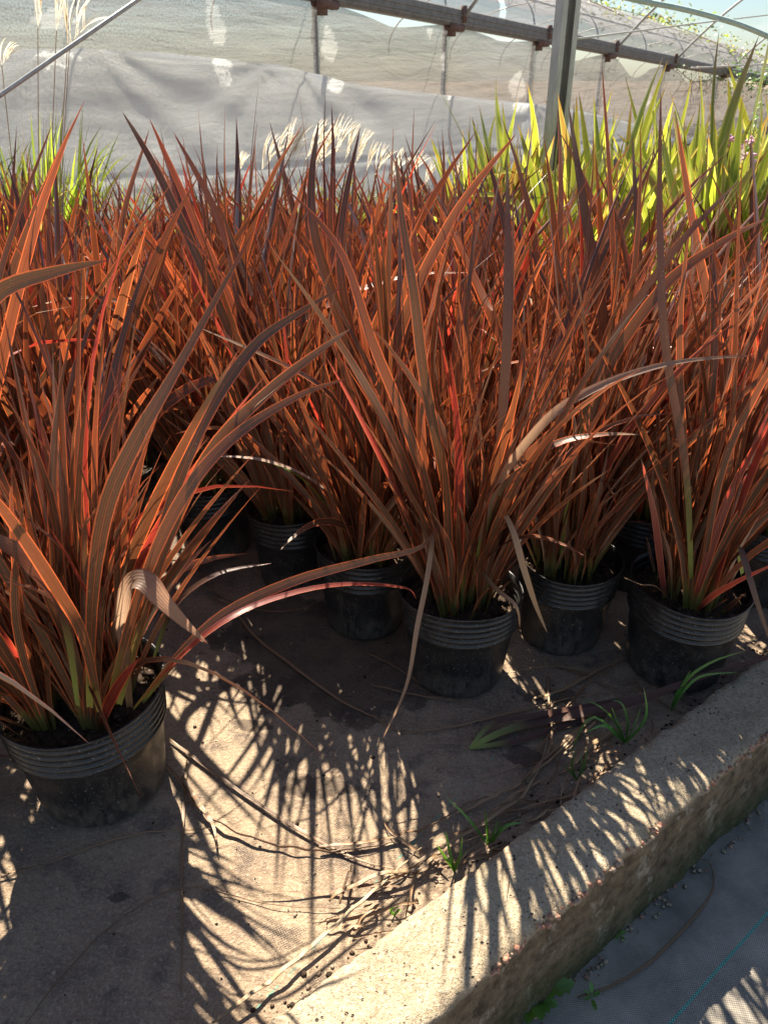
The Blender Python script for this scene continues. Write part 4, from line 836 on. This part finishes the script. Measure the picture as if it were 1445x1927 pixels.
# near post, braces, wires, pipe
pp = aty(1037, 330, 4.35); pb = Vector((pp.x, pp.y, 0)); po = empty('steel_post', pb); tag(po, 'galvanised steel channel post rising behind the bronze flax', 'post')
W_, D_, T_ = .098, .06, .004; m = MB()
m.box(0, D_ / 2, 1.9, W_, T_, 3.9); m.box(-W_ / 2 + T_ / 2, 0, 1.9, T_, D_ - .004, 3.896); m.box(W_ / 2 - T_ / 2, 0, 1.9, T_, D_ - .004, 3.896); m.box(-W_ / 2 + .014, -D_ / 2, 1.9, .028, T_, 3.9); m.box(W_ / 2 - .014, -D_ / 2, 1.9, .028, T_, 3.9)
link('channel', m.mesh('channel', M['steel'], False), po); m = MB(); m.box(0, 0, .003, .18, .18, .012); link('base_plate', m.mesh('base_plate', M['steel'], False), po)
po.rotation_euler = (0, 0, R(24))
def rod(name, pts, r, mat, label, cat, n=14):
    P = spline([aty(*q) for q in pts], n); c_ = P[0].copy(); m = MB(); m.tube([q - c_ for q in P], r, 8); o = link(name, m.mesh(name, M[mat])); o.location = c_; return tag(o, label, cat)
a_ = aty(0, 180, 3.6); b_ = aty(265, -4, 4.2); dd = b_ - a_; lo = a_ - dd * ((a_.z + .0) / dd.z) if False else a_ - dd * 2.2
m = MB(); m.tube([lo - lo, (b_ + dd * 3) - lo], .0095, 8); o = link('brace_rod', m.mesh('brace_rod', M['steel'])); o.location = lo; tag(o, 'straight steel brace rod slanting across the top left corner', 'brace')
rod('hoop_pipe', [(1060, -34, 6.5), (1120, -20, 6.5), (1197, 0, 6.6), (1280, 16, 6.7), (1357, 36, 6.8), (1400, 50, 6.9), (1445, 69, 7.0), (1500, 96, 7.1), (1600, 160, 7.3)], .019, 'teal', 'pale green pipe arching across the sky in the top right corner', 'pipe', 30)
rod('wire', [(1078, 74, 4.4), (1200, 58, 5.4), (1310, 44, 6.4), (1480, 24, 8)], .005, 'steel', 'upper thin wire running from the steel post to the right under the pale green pipe', 'wire')
rod('wire', [(1300, 128, 9), (1380, 124, 9.5), (1480, 119, 10)], .008, 'steel', 'lower thin wire crossing the gutter near the right edge', 'wire')
rod('wire', [(655, 2, 9.9), (560, -60, 9.2)], .01, 'steel', 'short wire at the top edge left of the gutter', 'wire')
# vines over the far tunnel roof
def vine(pts, n, spread, label, mat, seed, size=.035):
    random.seed(seed); P = spline(pts, 30); c_ = P[0].copy(); r = empty('climbing_vine', c_); tag(r, label, 'vine'); m = MB(); m.tube([q - c_ for q in P], .008, 5)
    lf = MB()
    for k in range(n):
        q = random.choice(P) - c_ + Vector((random.gauss(0, spread), random.gauss(0, spread), random.gauss(0, spread * .6)))
        if noise.noise(q * 2.2 + Vector((seed, 0, 0))) < -.12: continue
        az = random.random() * 6.28; ribbon(lf, curve(q, az, random.uniform(.6, 1.8), size * random.uniform(1, 2.4), .6, 0, 5), size * random.uniform(.7, 1.3), Vector((random.gauss(0, .6), random.gauss(0, .6), 1)), .2, random.random(), lambda s: math.sin(.25 + s * 2.8))
    for k in range(14):
        q = random.choice(P) - c_; m.tube(spline([q, q + Vector((random.gauss(0, spread), random.gauss(0, spread), random.uniform(-.4, .3))), q + Vector((random.gauss(0, spread * 2), random.gauss(0, spread), random.uniform(-.5, .3)))], 6), .005, 4)
    link('stems', m.mesh('stems', M['litter']), r); link('leaves', lf.mesh('leaves', M[mat]), r)
s1, s2, s3 = s_of(1180), s_of(1300), s_of(1445)
vine([roof(s_of(1120), 1.2, .05), roof(s_of(1150), 1.05, .05), roof(s_of(1185), .8, .05), roof(s_of(1215), .6, .05)], 240, .13, 'yellow green vine creeping down the tunnel roof film just right of the steel post', 'grass', 31, .035)
vine([roof(s_of(1260), 1.3, .05), roof(s_of(1310), 1.05, .06), roof(s_of(1350), .8, .06), roof(s_of(1400), .5, .06), roof(s_of(1470), .3, .05)], 1100, .32, 'yellow green vine spread along the tunnel roof towards the right edge', 'grass', 32, .06)
vine([W3(s_of(1350), .15, -.05), W3(s_of(1395), .15, -.2), W3(s_of(1440), .15, -.1), W3(s_of(1500), .15, -.4)], 900, .34, 'dark green vine hanging below the gutter at the right edge', 'weed', 33, .06)
vine([W3(s_of(1262), .12, -.12), W3(s_of(1300), .12, -.32), W3(s_of(1335), .12, -.2)], 110, .12, 'sparse vine strands dangling below the gutter left of the dark vine', 'weed', 34, .035)
